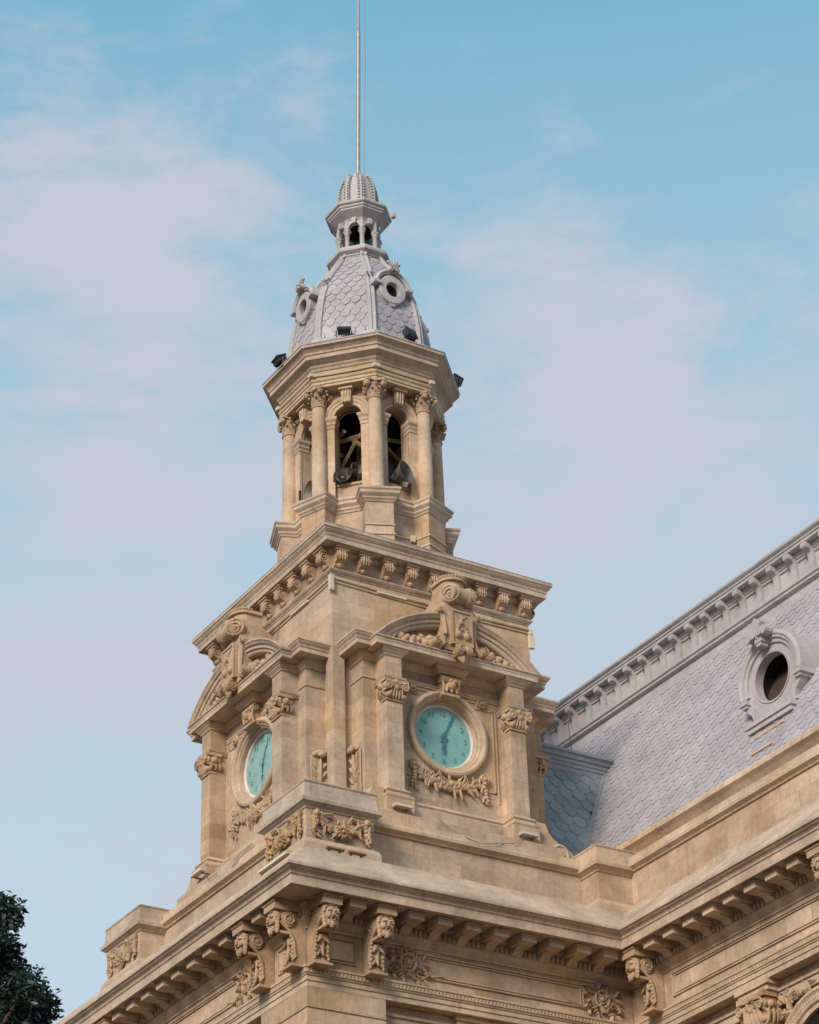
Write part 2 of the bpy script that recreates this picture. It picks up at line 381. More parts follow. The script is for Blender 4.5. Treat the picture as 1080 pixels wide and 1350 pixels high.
def capital_round(r, h, spread=1.0):
    """composite column capital about the z axis, foot at z=0; front corner volutes"""
    mb = MB()
    mb.lathe((0, 0, 0), [(r*1.0, -.06), (r*1.16, -.05), (r*1.16, .0), (r*1.02, .02), (r*1.0, h*.3), (r*1.15, h*.7), (r*1.35, h*.82)], 14)
    for i in range(8):
        a = 2*pi*i/8+.39; ca, sa = cos(a), sin(a)
        for (z0, ln, rr, w) in ((.03, h*.42, r*1.02, .15),) + (((h*.28, h*.38, r*1.1, .12),) if i % 1 == 0 else ()):
            a2 = a+(pi/8 if z0 > .1 else 0); c2, s2 = cos(a2), sin(a2)
            pts = [(rr, z0, w), (rr+.03, z0+ln*.5, w*.95), (rr+.07, z0+ln*.85, w*.75), (rr+.14, z0+ln, w*.5), (rr+.15, z0+ln*.86, w*.2)]
            vs = []
            for q, z, ww in pts:
                vs += [(q*c2-ww/2*-s2*-1, q*s2+ww/2*-c2*-1, z), (q*c2+ww/2*-s2*-1, q*s2-ww/2*-c2*-1, z)]
            fs = [(2*i_, 2*i_+1, 2*i_+3, 2*i_+2) for i_ in range(len(pts)-1)]
            mb.add(vs, fs)
            mb.ball(((rr+.13)*c2, (rr+.13)*s2, z0+ln*.93), .05*spread, n=6, m=4)
    for i in range(4):
        a = pi/4+pi/2*i; q = r*1.0+.17
        mb.ball((q*cos(a), q*sin(a), h*.72), .12*spread, sz=1.05, n=8, m=6)
        sp = MB(xf=lambda p, a=a, q=q: ((p[0]+q*0)*-sin(a)+cos(a)*(q-p[1]), p[0]*cos(a)+sin(a)*(q-p[1]), p[2]))
        sp.spiral((0, 0, h*.72), .11*spread, 1.3, .08, r=.03); mb.v += []; b = len(mb.v); mb.v += sp.v; mb.f += [tuple(b+i_ for i_ in f) for f in sp.f]
    for i in range(4):
        a = pi/2*i; mb.ball((r*1.42*cos(a), r*1.42*sin(a), h*.86), .07*spread)
    q = r*1.0+.20; ab = []
    for i in range(4):
        a = pi/4+pi/2*i; ab += [((q+.06)*cos(a-.14), (q+.06)*sin(a-.14)), ((q+.06)*cos(a+.14), (q+.06)*sin(a+.14)), (r*1.35*cos(a+pi/4), r*1.35*sin(a+pi/4))]
    mb.prism(ab, 'z', h*.88, h)
    return mb
def face_mask(mb, c, s_):
    """bearded open-mouthed head in relief, facing -y"""
    x, y, z = c
    def B(dx, dy, dz, r, **k): mb.ball((x+dx*s_, y-dy*s_, z+dz*s_), r*s_, **k)
    B(0, .0, .05, .26, sy=.9, sz=1.25, n=12, m=9)
    B(-.10, .20, .13, .09, sz=.6); B(.10, .20, .13, .09, sz=.6)                # brows
    B(-.10, .21, .04, .045); B(.10, .21, .04, .045)                           # eyes
    B(0, .27, .02, .06, sx=.7, sz=1.6)                                        # nose
    B(0, .30, -.06, .055, sx=1.2, sz=.7)
    B(-.13, .18, -.06, .09); B(.13, .18, -.06, .09)                           # cheeks
    mb.tube([(x+.09*s_*cos(a), y-.24*s_, z-.16*s_+.075*s_*sin(a)) for a in [2*pi*i/10 for i in range(11)]], .028*s_, 5)
    B(0, .16, -.33, .12, sz=1.3); B(-.10, .14, -.28, .09, sz=1.3); B(.10, .14, -.28, .09, sz=1.3)
    for i in range(9):
        a = pi*i/8; B(.27*cos(a), .06, .12+.24*sin(a), .085, sy=1.3)
    for sg in (-1, 1):
        for j in range(4): B(sg*(.27-.02*j), .04, .05-.13*j, .085, sz=1.3)
    B(0, .12, .40, .10, sx=1.4)

def scroll_side(mb, x0, x1, pts):
    mb.prism(pts, 'x', x0, x1)

# ------------------------------------------------------------------ scale tiles
def tiles(mb, fn, hw, v0, v1, w, h, th=.03, seed=0):
    """fn(u,v)->(point, normal); hw(v)-> (umin, umax)"""
    r = random.Random(seed); row = 0; v = v0
    while v < v1:
        lo, hi = hw(v+h*.4); off = (row % 2)*w/2
        i = math.floor((lo-off)/w)
        while i*w+off < hi:
            uc = i*w+off+w/2; g = .012; j = r.uniform(-.008, .008)
            pts = [(-w/2+g*.4, 1.62), (w/2-g*.4, 1.62), (w/2-g, .42), (w*.30, .10), (0, -.12), (-w*.30, .10), (-w/2+g, .42)]
            top = []; bot = []
            for du, dv in pts:
                vv = v+dv*h; l2, h2 = hw(max(v0, min(vv, v1)))
                u = min(max(uc+du, l2), h2); vv = min(max(vv, v0-.02), v1+.02)
                P, n_ = fn(u, vv); lift = (1.62-dv)*th*.75+j
                top.append(tuple(P[q]+n_[q]*(lift+.012) for q in range(3))); bot.append(tuple(P[q]+n_[q]*(lift-th*1.1) for q in range(3)))
            us = [min(max(uc+d[0], lo), hi) for d in pts]
            if max(us)-min(us) > .03:
                n = len(pts)
                mb.add(top+bot, [tuple(range(n))]+[(q, n+q, n+(q+1) % n, (q+1) % n) for q in range(2, n-1)]+[(1, n+1, n+2, 2), (6, n+6, n, 0)])
            i += 1
        v += h; row += 1

# ================================================================== GROUND
mb = MB(); mb.box(-2500, 2500, -2500, 2500, GZ-1, GZ)
g = part(mb, 'ground', 'ground', None); g['kind'] = 'structure'

# ================================================================== CLOCK TOWER
TW = root('clock_tower', 'sandstone clock tower with octagonal belfry and grey scaled dome, rising above the main building', 'tower', (0, 0, -1.6))
CX, CY = -.085, .05
def octp(R, cx=CX, cy=CY, n=8, a0=22.5):
    return [(cx+R*cos(radians(a0+360/n*i)), cy+R*sin(radians(a0+360/n*i))) for i in range(n)]
SQ = lambda h: [(-h, -h), (h, -h), (h, h), (-h, h)]

# --- square stage
mb = MB()
h = 3.85
# core with a notch beside each corner pier
pier = []
for k in range(4):
    for (x, y) in ((-2.4, -3.57), (2.4, -3.57)): pass
mb.box(-3.70, 3.70, -3.70, 3.70, -1.6, 4.8)
for sx in (-1, 1):
    for sy in (-1, 1):
        a, b = sorted((sx*3.42, sx*3.85)); c, d = sorted((sy*3.42, sy*3.85)); mb.box(a, b, c, d, -1.6, 4.8)
mb.box(-3.85, 3.85, -3.85, 3.85, 4.8, 7.66)
part(mb, 'stage_wall', 'wall', TW)
mb = MB(); mb.sweep(SQ(3.85), [(-.3, 7.66), (.02, 7.66), (.03, 7.70), (.08, 7.74), (.12, 7.80), (.12, 7.84), (0, 7.90), (-.3, 7.90)], True)
part(mb, 'string_course', 'cornice', TW)
mb = MB(); mb.box(-3.83, 3.83, -3.83, 3.83, 7.90, 8.62); part(mb, 'frieze', 'wall', TW)
mb = MB(); mb.sweep(SQ(3.83), [(-.4, 8.40), (.05, 8.40), (.10, 8.48), (.14, 8.50), (.14, 8.60), (.49, 8.60), (.49, 8.76), (.52, 8.80), (.53, 8.86), (.60, 8.94), (.63, 9.0), (.66, 9.02), (.66, 9.12), (.60, 9.15), (-.4, 9.22)], True)
part(mb, 'cornice', 'cornice', TW)
mb = MB(); mb.prism([(-4.44, -4.44), (4.44, -4.44), (4.44, 4.44), (-4.44, 4.44)], 'z', 9.10, 9.135); mb.sweep(SQ(4.46), [(-2.4, 9.62), (-2.4, 9.58), (0, 9.13), (.03, 9.14), (.03, 9.16), (0, 9.17)], True)
part(mb, 'lead_roof', 'zinc', TW)
# small console bracket under the cornice
mb = MB()
mb.box(-.27, .27, -.43, 0, .58, .66); mb.box(-.23, .23, -.38, 0, .50, .58)
mb.prism([(0, .50), (-.34, .50), (-.36, .42), (-.36, .30), (-.31, .20), (-.22, .14), (-.15, .10), (-.12, .02), (-.05, -.02), (0, -.04)], 'x', -.17, .17)
mb.tube([(-.17, -.30, .32), (.17, -.30, .32)], .10, 8)
for x in (-.09, 0, .09): mb.tube([(x, -.37, .48), (x, -.39, .32), (x, -.34, .19)], .03, 4)
for sg in (-1, 1): mb.spiral((sg*.175, -.26, .33), .12, 1.3, 0, ax='x', r=.025)
mb.ball((0, -.13, .04), .09, sx=1.1); mb.leaf((0, -.02, -.02), -pi/2, .22, .2, lift=.06); mb.box(-.14, .14, -.045, 0, -.24, 0)
BR = lmesh(mb, 'bracket', 'carve')
for k in range(4):
    for i in range(-4, 5): inst(BR, 'bracket', TW, (*KP(k, i*.905, -3.83), 7.94), RZ[k])

# --- the four clock bays
P2a, P2b, D1, D2 = 2.04, 2.63, 4.41, 5.02
CAPF = lmesh(capital_flat(.60, .70, .1), 'capital', 'carve', True)
def digit_mesh(txt, size):
    cu = bpy.data.curves.new('numeral', 'FONT'); cu.body = txt; cu.size = size; cu.align_x = 'CENTER'; cu.align_y = 'CENTER'; cu.extrude = .006; cu.resolution_u = 2
    o = bpy.data.objects.new('tmp', cu); COL.objects.link(o); dg = bpy.context.evaluated_depsgraph_get()
    me = bpy.data.meshes.new_from_object(o.evaluated_get(dg)); bpy.data.objects.remove(o)
    me.transform(Matrix.Rotation(pi/2, 4, 'X')); me.materials.clear(); me.materials.append(M_['mark2']); me.name = 'numeral'; return me
NUM = [digit_mesh(str(i), .26) for i in range(1, 13)]
NUM3 = [m_.copy() for m_ in NUM]
for m_ in NUM3: m_.materials[0] = M_['mark3']
def bay(k):
    # wall between pilasters with the round opening
    mb = MB(k)
    n = 48; R = 1.16; zc = 2.45; hx = 2.06; z0, z1 = -1.6, 4.55; vs = []; 
    ca = [math.atan2(z1-zc, hx), math.atan2(z1-zc, -hx), math.atan2(z0-zc, hx) % (2*pi), math.atan2(z0-zc, -hx) % (2*pi)]
    angs = sorted([2*pi*i/n for i in range(n)]+ca); n = len(angs)
    for i in range(n):
        a = angs[i]; c_, s_ = cos(a), sin(a)
        t = min(hx/abs(c_) if abs(c_) > 1e-6 else 9e9, (z1-zc)/s_ if s_ > 1e-6 else 9e9, (z0-zc)/s_ if s_ < -1e-6 else 9e9)
        vs += [(R*c_, -D1, zc+R*s_), (t*c_, -D1, zc+t*s_), (R*c_, -D1+.35, zc+R*s_)]
    mb.add(vs, [(3*i, 3*i+1, 3*((i+1) % n)+1, 3*((i+1) % n)) for i in range(n)]+[(3*i, 3*i+2, 3*((i+1) % n)+2, 3*((i+1) % n)) for i in range(n)])
    mb.box(-hx, hx, -D1+.36, -3.4, z0, z1)
    for sg in (-1, 1):
        a, b = sorted((sg*2.055, sg*3.10)); mb.box(a, b, -D1, -3.4, z0, 4.55)
    part(mb, 'bay_wall', 'wall', TW)
    # sunk panel lines
    mb = MB(k); w = .05
    X, Za, Zb = 1.80, .72, 3.62
    for a, b, c, d in ((-X, -1.15, Zb, Zb+w), (1.15, X, Zb, Zb+w), (-X, -X+w, Za, Zb+w), (X-w, X, Za, Zb+w), (-X, -1.2, Za, Za+w), (1.2, X, Za, Za+w)):
        mb.box(a, b, -D1-.035, -D1+.02, c, d)
    for sg in (-1, 1):
        a, b = sorted((sg*.55, sg*1.15)); mb.box(a, b, -D1-.033, -D1+.02, Zb+.20, Zb+.20+w); a, b = sorted((sg*1.13, sg*1.18)); mb.box(a, b, -D1-.036, -D1+.02, Zb, Zb+.25)
    for sg in (-1, 1):
        a, b = sorted((sg*1.88, sg*1.92)); mb.box(a, b, -D1-.03, -D1+.02, .4, 3.5)
    mb.box(-2.0, 2.0, -D1-.05, -D1+.02, 4.02, 4.09); mb.box(-2.0, 2.0, -D1-.03, -D1+.02, 3.95, 4.019)
    part(mb, 'panel_moulding', 'trim', TW)
    # ringed surround
    mb = MB(k)
    mb.disc((0, -D1, zc), [(1.50, -.02), (1.50, .10), (1.46, .16), (1.38, .18), (1.32, .14), (1.30, .08), (1.24, .07), (1.20, .0), (1.15, -.05), (1.15, -.30)], 56)
    surround = part(mb, 'clock', 'trim', TW)
    mb = MB(k); mb.disc((0, -4.20, zc), [(1.16, 0), (1.15, .05), (1.10, .06), (1.055, .03), (1.05, -.02)], 48); part(mb, 'dial_rim', 'rim', surround)
    mb = MB(k); mb.disc((0, -4.18, zc), [(1.07, -.02), (1.07, .01), (.6, .012), (.02, .012)], 48); part(mb, 'clock_face', 'glass' if k != 1 else 'glass2', surround)
    for i in range(1, 13):
        a = pi/2-i*pi/6; q = .84
        x, y = KP(k, q*cos(a), -4.205)
        o = sub(NUM[i-1] if k != 1 else NUM3[i-1], 'numeral', surround); o.location = stretch((x, y, zc+q*sin(a)))-worldloc(TW); o.rotation_euler = (0, 0, RZ[k])
    def hand(a, ln, w, tail, y):
        mb = MB(k); c_, s_ = cos(a), sin(a)
        pts = [(-tail, -w*.7), (0, -w), (ln*.55, -w*.55), (ln*.66, -w*1.5), (ln*.78, -w*.6), (ln, -w*.12), (ln, w*.12), (ln*.78, w*.6), (ln*.66, w*1.5), (ln*.55, w*.55), (0, w), (-tail, w*.7)]
        mb.prism([(p[0]*c_-p[1]*s_, zc+p[0]*s_+p[1]*c_) for p in pts], 'y', y, y-.02)
        mb.disc((0, y, zc), [(.10, 0), (.10, .03), (.02, .035)], 12); return mb
    part(hand(pi/2-radians(25), .92, .03, .2, -4.215), 'minute_hand', 'mark' if k != 1 else 'mark3', surround)
    part(hand(-pi/2-radians(2), .62, .055, .16, -4.24), 'hour_hand', 'mark' if k != 1 else 'mark3', surround)
    # rosettes and hooks
    for (x, z) in ((-1.33, 3.82), (1.33, 3.82), (-1.33, 1.12), (1.33, 1.12)):
        mb = MB(k); mb.disc((x, -D1, z), [(.18, -.02), (.18, .08), (.14, .13), (.09, .10), (.06, .16), (.01, .18)], 14); part(mb, 'rosette', 'carve', TW, True)
    mb = MB(k); fruit_run(mb, -1.30, .92, 1.30, .92, .28, -D1-.03, fat=.235, n=36, seed=5+k, ends=True)
    for sg in (-1, 1): mb.tube([(sg*1.33, -D1-.05, 1.05), (sg*1.30, -D1-.1, .9)], .07, 6)
    part(mb, 'fruit_garland', 'carve', TW, True)
    # pilasters
    for sg in (-1, 1):
        a, b = sorted((sg*P2a, sg*P2b)); mb = MB(k)
        mb.box(a, b, -D2, -D1+.02, -.25, 2.80)
        p = part(mb, 'pilaster', 'wall', TW)
        mb = MB(k); mb.box(a-.0, b, -D2+.004, -D1+.02, 2.8, 3.52); mb.box(a-.002, b+.002, -D2-.002, -D1+.02, 3.52, 4.55)
        mb.sweep([(a, -D1), (a, -D2), (b, -D2), (b, -D1)], [(-.05, 3.50), (.05, 3.50), (.08, 3.56), (.11, 3.60), (.11, 3.66), (.03, 3.70), (-.05, 3.70)])
        part(mb, 'impost_block', 'wall', p)
        x, y = KP(k, sg*(P2a+P2b)/2, -D2)
        o = sub(CAPF, 'capital', p); o.location = stretch((x, y, 2.84))-worldloc(TW); o.rotation_euler = (0, 0, RZ[k])
    # band across the outer strip
    mb = MB(k)
    for sg in (-1, 1):
        pth = [(3.10, -3.5), (3.10, -D1), (2.62, -D1)]
        pth = [(sg*x, y) for x, y in pth]; pth = pth[::-1] if sg > 0 else pth
        mb.sweep(pth, [(-.03, 3.80), (.03, 3.80), (.04, 3.87), (-.03, 3.87)])
    part(mb, 'necking_band', 'trim', TW)
    # bedmould following the breaks
    br = [(-3.10, -3.4), (-3.10, -D1), (-P2b, -D1), (-P2b, -D2), (-P2a, -D2), (-P2a, -D1), (-.46, -D1), (-.46, -D1-.36), (.46, -D1-.36), (.46, -D1), (P2a, -D1), (P2a, -D2), (P2b, -D2), (P2b, -D1), (3.10, -D1), (3.10, -3.4)]
    mb = MB(k); mb.sweep(br, [(-.1, 4.42), (.03, 4.42), (.05, 4.47), (.12, 4.54), (.16, 4.60), (.18, 4.60), (.18, 4.73), (-.1, 4.73)])
    part(mb, 'bed_moulding', 'trim', TW)
    # cornice: outer strips, deep middle
    mb = MB(k)
    cor = [(-.2, 4.70), (.50, 4.70), (.50, 4.84), (.53, 4.87), (.54, 4.92), (.60, 4.99), (.62, 5.04), (.64, 5.05), (.64, 5.12), (.60, 5.15), (-.2, 5.22)]
    mb.sweep([(-3.10, -3.4), (-3.10, -D1), (-2.3, -D1)], cor); mb.sweep([(2.3, -D1), (3.10, -D1), (3.10, -3.4)], cor)
    mb.sweep([(-2.95, -3.9), (-2.95, -5.12), (2.95, -5.12), (2.95, -3.9)], [(-.4, 4.66), (.13, 4.66), (.13, 4.78), (.15, 4.81), (.15, 4.86), (.20, 4.90), (.20, 4.94), (.16, 4.955), (-.4, 4.97)])
    mb.box(-2.7, 2.7, -5.0, -3.7, 4.665, 4.95)
    part(mb, 'bay_cornice', 'cornice', TW)
    # segmental arch
    zc2 = 2.1; A = math.acos(3.15/4.25); key = math.acos(.62/4.25)
    for a0, a1 in ((A*1.0, key), (pi-key, pi-A)):
        mb = MB(k)
        mb.disc((0, 0, zc2), [(4.25, 4.6), (4.25, 5.32), (4.19, 5.33), (4.15, 5.29), (4.08, 5.25), (4.06, 5.19), (3.95, 5.19), (3.93, 5.13), (3.84, 5.12), (3.80, 5.08), (3.80, 4.6)], 16, a0, a1)
        part(mb, 'pediment_arch', 'cornice', TW)
    mb = MB(k); pts = []
    for i in range(17):
        a = A+(pi-2*A)*i/16; pts.append((3.9*cos(a), zc2+3.9*sin(a)))
    pts = [(3.0, 4.9)]+[p for p in pts if p[1] > 4.9]+[(-3.0, 4.9)]
    mb.prism(pts, 'y', -4.84, -3.7); part(mb, 'tympanum', 'gray', TW)
    mb = MB(k)                                   # closing roof behind the arch
    for a0, a1 in ((A, key), (pi-key, pi-A)): mb.disc((0, 0, zc2), [(4.18, 3.8), (4.18, 4.65), (3.85, 4.65), (3.85, 3.8)], 12, a0, a1)
    part(mb, 'pediment_roof', 'gray', TW)
    mb = MB(k)
    for sg in (-1, 1):
        r = random.Random(3+k+sg)
        for i in range(26):
            t = i/25; x = sg*(.72+1.75*t); hmax = .50*(1-t)**.8+.10
            for q in range(2):
                mb.ball((x+r.uniform(-.05, .05), -4.88-r.uniform(0, .20), 4.98+r.uniform(.03, hmax)), r.uniform(.08, .14)*(1.1-.3*t), n=8, m=6)
        mb.ball((sg*2.55, -4.95, 5.04), .11, sx=1.9, n=8, m=6); mb.ball((sg*1.95, -5.06, 5.13), .14, n=9, m=7); mb.ball((sg*1.63, -5.06, 5.17), .13, n=9, m=7)
        mb.ball((sg*1.70, -5.08, 5.0), .10); mb.ball((sg*1.45, -5.08, 5.0), .11)
        for j in range(5): mb.leaf((sg*(2.3-.12*j), -4.88, 5.05), (0 if sg > 0 else pi)+sg*.2*j, .34, .14)
    part(mb, 'tympanum_fruit', 'carve', TW, True)
    # cartouche keystone
    mb = MB(k)
    mb.prism([(-.60, 4.98), (-.58, 5.6), (-.62, 6.05), (-.78, 6.38), (-.66, 6.50), (-.52, 6.62), (-.47, 7.0), (-.47, 7.32), (.47, 7.32), (.47, 7.0), (.52, 6.62), (.66, 6.50), (.78, 6.38), (.62, 6.05), (.58, 5.6), (.60, 4.98)], 'y', -5.36, -4.5)
    mb.prism([(-3.7, 5.0), (-5.1, 5.0), (-5.1, 7.40), (-4.7, 7.25), (-3.7, 6.72)], 'x', -.50, .50)
    # raised stiles
    mb.box(-.40, .40, -5.50, -5.34, 5.16, 6.36); mb.prism([(-.30, 5.18), (-.22, 5.02), (.22, 5.02), (.30, 5.18)], 'y', -5.48, -5.35)
    for a, b, c, d in ((-.40, -.34, 5.14, 6.40), (.34, .40, 5.14, 6.40), (-.34, .34, 6.34, 6.40), (-.34, .34, 5.14, 5.20)): mb.box(a, b, -5.54, -5.49, c, d)
    for (x, z, s_) in ((-.04, 5.98, .10), (.0, 6.12, .06), (-.17, 5.52, .13), (.17, 5.50, .13), (-.17, 5.68, .08), (.17, 5.66, .08), (0, 5.72, .06)): mb.ball((x, -5.50, z), s_, sz=1.15, n=8, m=6)
    mb.tube([(-.2, -5.51, 6.28), (-.02, -5.52, 6.1), (0, -5.52, 5.95)], .025, 5); mb.tube([(.2, -5.51, 6.26), (.03, -5.52, 6.12), (0, -5.52, 5.95)], .025, 5)
    for sg in (-1, 1):
        for z in (5.80, 5.74): mb.leaf((sg*.18, -5.50, z), pi/2+sg*.6, .12, .08)
    # big upper volute, lying across
    mb.tube([(-.40, -5.46, 7.0), (-.24, -5.46, 7.0), (-.12, -5.46, 7.0), (0, -5.42, 7.0), (.12, -5.46, 7.0), (.24, -5.46, 7.0), (.40, -5.46, 7.0)], [.31, .30, .26, .29, .26, .30, .31], 16)
    for sg in (-1, 1):
        ca, sa = cos(radians(50)), sin(radians(50))
        m6 = MB(xf=lambda p, sg=sg, ca=ca, sa=sa: KPz(k, (sg*(.40+p[0]*ca-p[1]*sa)*1.0, -5.50-(p[0]*-sa-p[1]*ca)*1.0-0, 7.0+p[2])))
        m6.disc((0, .0, 0), [(.33, -.16), (.33, .03), (.29, .05), (.24, .0), (.02, .0)], 20)
        m6.spiral((0, 0, 0), .27, 1.9, .03, flip=1, r=.048)
        b6 = len(mb.v); mb.v += m6.v; mb.f += [tuple(b6+q for q in f) for f in m6.f]
    # lower volute and foot
    mb.tube([(-.26, -5.46, 4.93), (-.1, -5.48, 4.93), (0, -5.42, 4.93), (.1, -5.48, 4.93), (.26, -5.46, 4.93)], [.21, .22, .16, .22, .21], 12)
    for sg in (-1, 1): mb.spiral((sg*.265, -5.46, 4.93), .17, 1.5, 0, ax='x', r=.035)
    mb.spiral((-.12, -5.67, 4.93), .13, 1.3, .02, r=.03)
    mb.leaf((0, -5.45, 4.85), -pi/2, .34, .42, lift=.14, curl=0)
    for sg in (-1, 1):      # side scrolls
        mb.tube([(sg*.60, -5.30, 6.35), (sg*.56, -5.34, 5.9), (sg*.54, -5.36, 5.5), (sg*.60, -5.36, 5.2), (sg*.78, -5.34, 5.06), (sg*.92, -5.30, 5.12)], [.07, .08, .08, .10, .12, .10], 7)
        mb.tube([(sg*.90, -5.46, 5.17), (sg*.90, -5.0, 5.17)], .15, 10); mb.spiral((sg*.90, -5.46, 5.17), .13, 1.3, .02, flip=-sg, r=.035)
        mb.tube([(sg*.74, -5.42, 6.36), (sg*.74, -5.0, 6.36)], .10, 8); mb.spiral((sg*.74, -5.42, 6.36), .08, 1.1, .02, flip=sg, r=.025)
    kk = part(mb, 'cartouche_keystone', 'carve', TW, True)
    # little crenellated crown
    mb = MB(k)
    m_ = 14; pa = [(.44*cos(pi+pi*i/m_), -5.02+.36*sin(pi+pi*i/m_)) for i in range(m_+1)]
    pts = pa+[(.44, -4.5), (-.44, -4.5)]
    mb.prism([(x*.95, y if y > -5.02 else -5.02+(y+5.02)*.92) for x, y in pts], 'z', 7.28, 7.62)
    mb.prism([(x*1.12, y if y > -5.02 else -5.02+(y+5.02)*1.2) for x, y in pts], 'z', 7.62, 7.74)
    for i in range(m_+1): mb.ball((pa[i][0]*1.1, -5.02+(pa[i][1]+5.02)*1.15, 7.76), .055)
    part(mb, 'stone_crown', 'carve', kk)
    # frieze console above the dial
    mb = MB(k)
    mb.prism([(-.34, 4.44), (.34, 4.44), (.24, 3.72), (-.24, 3.72)], 'y', -4.70, -4.38)
    mb.tube([(-.36, -4.68, 4.26), (.36, -4.68, 4.26)], .14, 10)
    for sg in (-1, 1): mb.spiral((sg*.37, -4.66, 4.25), .13, 1.4, 0, ax='x', r=.03); mb.tube([(sg*.33, -4.74, 4.3), (sg*.28, -4.76, 4.0), (sg*.26, -4.68, 3.74)], .05, 5)
    mb.ball((0, -4.76, 4.05), .17, sz=1.1, n=9, m=7); mb.ball((-.08, -4.86, 4.16), .07); mb.ball((.08, -4.86, 4.16), .07)
    for j in (-.5, 0, .5): mb.leaf((j*.25, -4.72, 4.12), -pi/2+j*.4, .34, .2, lift=.1)
    mb.box(-.32, .32, -4.78, -4.4, 3.66, 3.75); mb.ball((-.3, -4.7, 3.72), .07); mb.ball((.3, -4.7, 3.72), .07)
    part(mb, 'dial_keystone', 'carve', TW, True)
    # base mouldings and plinth
    path = [(-3.10, -3.4), (-3.10, -D1), (-P2b, -D1), (-P2b, -D2), (-P2a, -D2), (-P2a, -D1), (P2a, -D1), (P2a, -D2), (P2b, -D2), (P2b, -D1), (3.10, -D1), (3.10, -3.4)]
    mb = MB(k); mb.sweep(path, [(-.1, -.60), (.20, -.60), (.22, -.56), (.22, -.50), (.16, -.44), (.10, -.40), (.10, -.36), (.14, -.32), (.12, -.26), (.04, -.22), (.0, -.16), (-.1, -.16)])
    part(mb, 'base_moulding', 'trim', TW)
    mb = MB(k); mb.sweep(path, [(-.1, -1.30), (.20, -1.30), (.20, -.60), (-.1, -.60)]); mb.box(-2.9, 2.9, -4.9, -3.9, -1.6, -.62)
    mb.box(-3.45, 3.45, -5.42, -3.6, -1.6, -1.22); mb.prism([(-5.42, -1.22), (-3.9, -1.22), (-3.9, -1.15), (-5.3, -1.15)], 'x', -3.3, 3.3)
    part(mb, 'plinth', 'wall', TW)
    # buttress scrolls either side
    for sg in (-1, 1):
        mb = MB(k)
        pts = [(2.8, -1.6), (4.4, -1.6), (4.34, -1.32), (4.18, -1.10), (3.95, -.96), (3.70, -.86), (3.48, -.72), (3.32, -.54), (3.20, -.26), (2.8, -.26)]
        mb.prism([(sg*a, b) for a, b in pts], 'y', -5.02, -4.3)
        mb.disc((sg*3.72, -5.02, -1.22), [(.34, -.05), (.34, .04), (.28, .06), (.24, .02), (.14, .02), (.12, .07), (.01, .08)], 18)
        part(mb, 'buttress_scroll', 'trim', TW)
        mb = MB(k)                       # leaf console in the corner beside the outer strip
        xx = sg*3.10
        mb2 = MB(xf=lambda p, k=k, sg=sg: KPz(k, (sg*(3.10+p[1]*-1), -3.98+sg*0-p[0]*1.0, p[2])))
        mb2.prism([(-.27, -.3), (.27, -.3), (.27, 1.38), (-.27, 1.38)], 'y', -.10, .02)
        for z in (-.1, .25, .6, .9):
            for s2 in (-1, 1): mb2.leaf((s2*.06, -.10, z), pi/2+s2*-.65, .34, .16, lift=.06)
        mb2.leaf((0, -.10, .3), pi/2, 1.0, .22, lift=.08)
        mb2.ball((0, -.14, 1.42), .16, sx=1.5, sz=.8, n=9, m=7); mb2.ball((0, -.24, 1.34), .10, sx=1.5); mb2.ball((-.2, -.1, 1.38), .09); mb2.ball((.2, -.1, 1.38), .09)
        mb2.tube([(-.29, -.06, -.3), (-.29, -.06, 1.34)], .03, 4); mb2.tube([(.29, -.06, -.3), (.29, -.06, 1.34)], .03, 4)
        part(mb2, 'leaf_console', 'carve', TW, True)
def KPz(k, p):
    x, y = KP(k, p[0], p[1]); return (x, y, p[2])
for k in range(4): bay(k)

# --- octagonal drum with pedestals
VA = [22.5+45*i for i in range(8)]
def ressaut(wall_ap, ped_d, ped_w, cx=CX, cy=CY):
    """octagon path with a block breaking forward at every vertex"""
    out = []
    for a in VA:
        th = radians(a); n_ = (cos(th), sin(th)); tn = (-sin(th), cos(th)); hw = ped_w/2
        # where the block side meets the wall face (faces at a-22.5 and a+22.5)
        for sg in (-1, 1):
            fa = th+sg*radians(22.5); fn = (cos(fa), sin(fa))
            base = (tn[0]*hw*sg, tn[1]*hw*sg)
            s_ = (wall_ap-(base[0]*fn[0]+base[1]*fn[1]))/(n_[0]*fn[0]+n_[1]*fn[1])
            wpt = (cx+base[0]+n_[0]*s_, cy+base[1]+n_[1]*s_); fpt = (cx+base[0]+n_[0]*ped_d, cy+base[1]+n_[1]*ped_d)
            out += [wpt, fpt] if sg < 0 else [fpt, wpt]
    return out
rs = ressaut(2.42, 3.02, .98)
mb = MB(); mb.prism(rs, 'z', 9.15, 11.8); part(mb, 'drum', 'wall', TW)
mb = MB(); mb.sweep(rs, [(-.2, 11.76), (.03, 11.76), (.05, 11.82), (.10, 11.87), (.10, 11.93), (.17, 12.0), (.20, 12.03), (.20, 12.14), (.24, 12.18), (.24, 12.26), (.18, 12.29), (-.2, 12.31)], True); mb.prism(ressaut(2.35, 2.9, .9), 'z', 12.2, 12.30)
part(mb, 'drum_cornice', 'cornice', TW)
mb = MB(); mb.sweep(rs, [(-.1, 9.15), (.12, 9.15), (.12, 9.72), (.04, 9.80), (-.1, 9.80)], True); part(mb, 'drum_base', 'trim', TW)
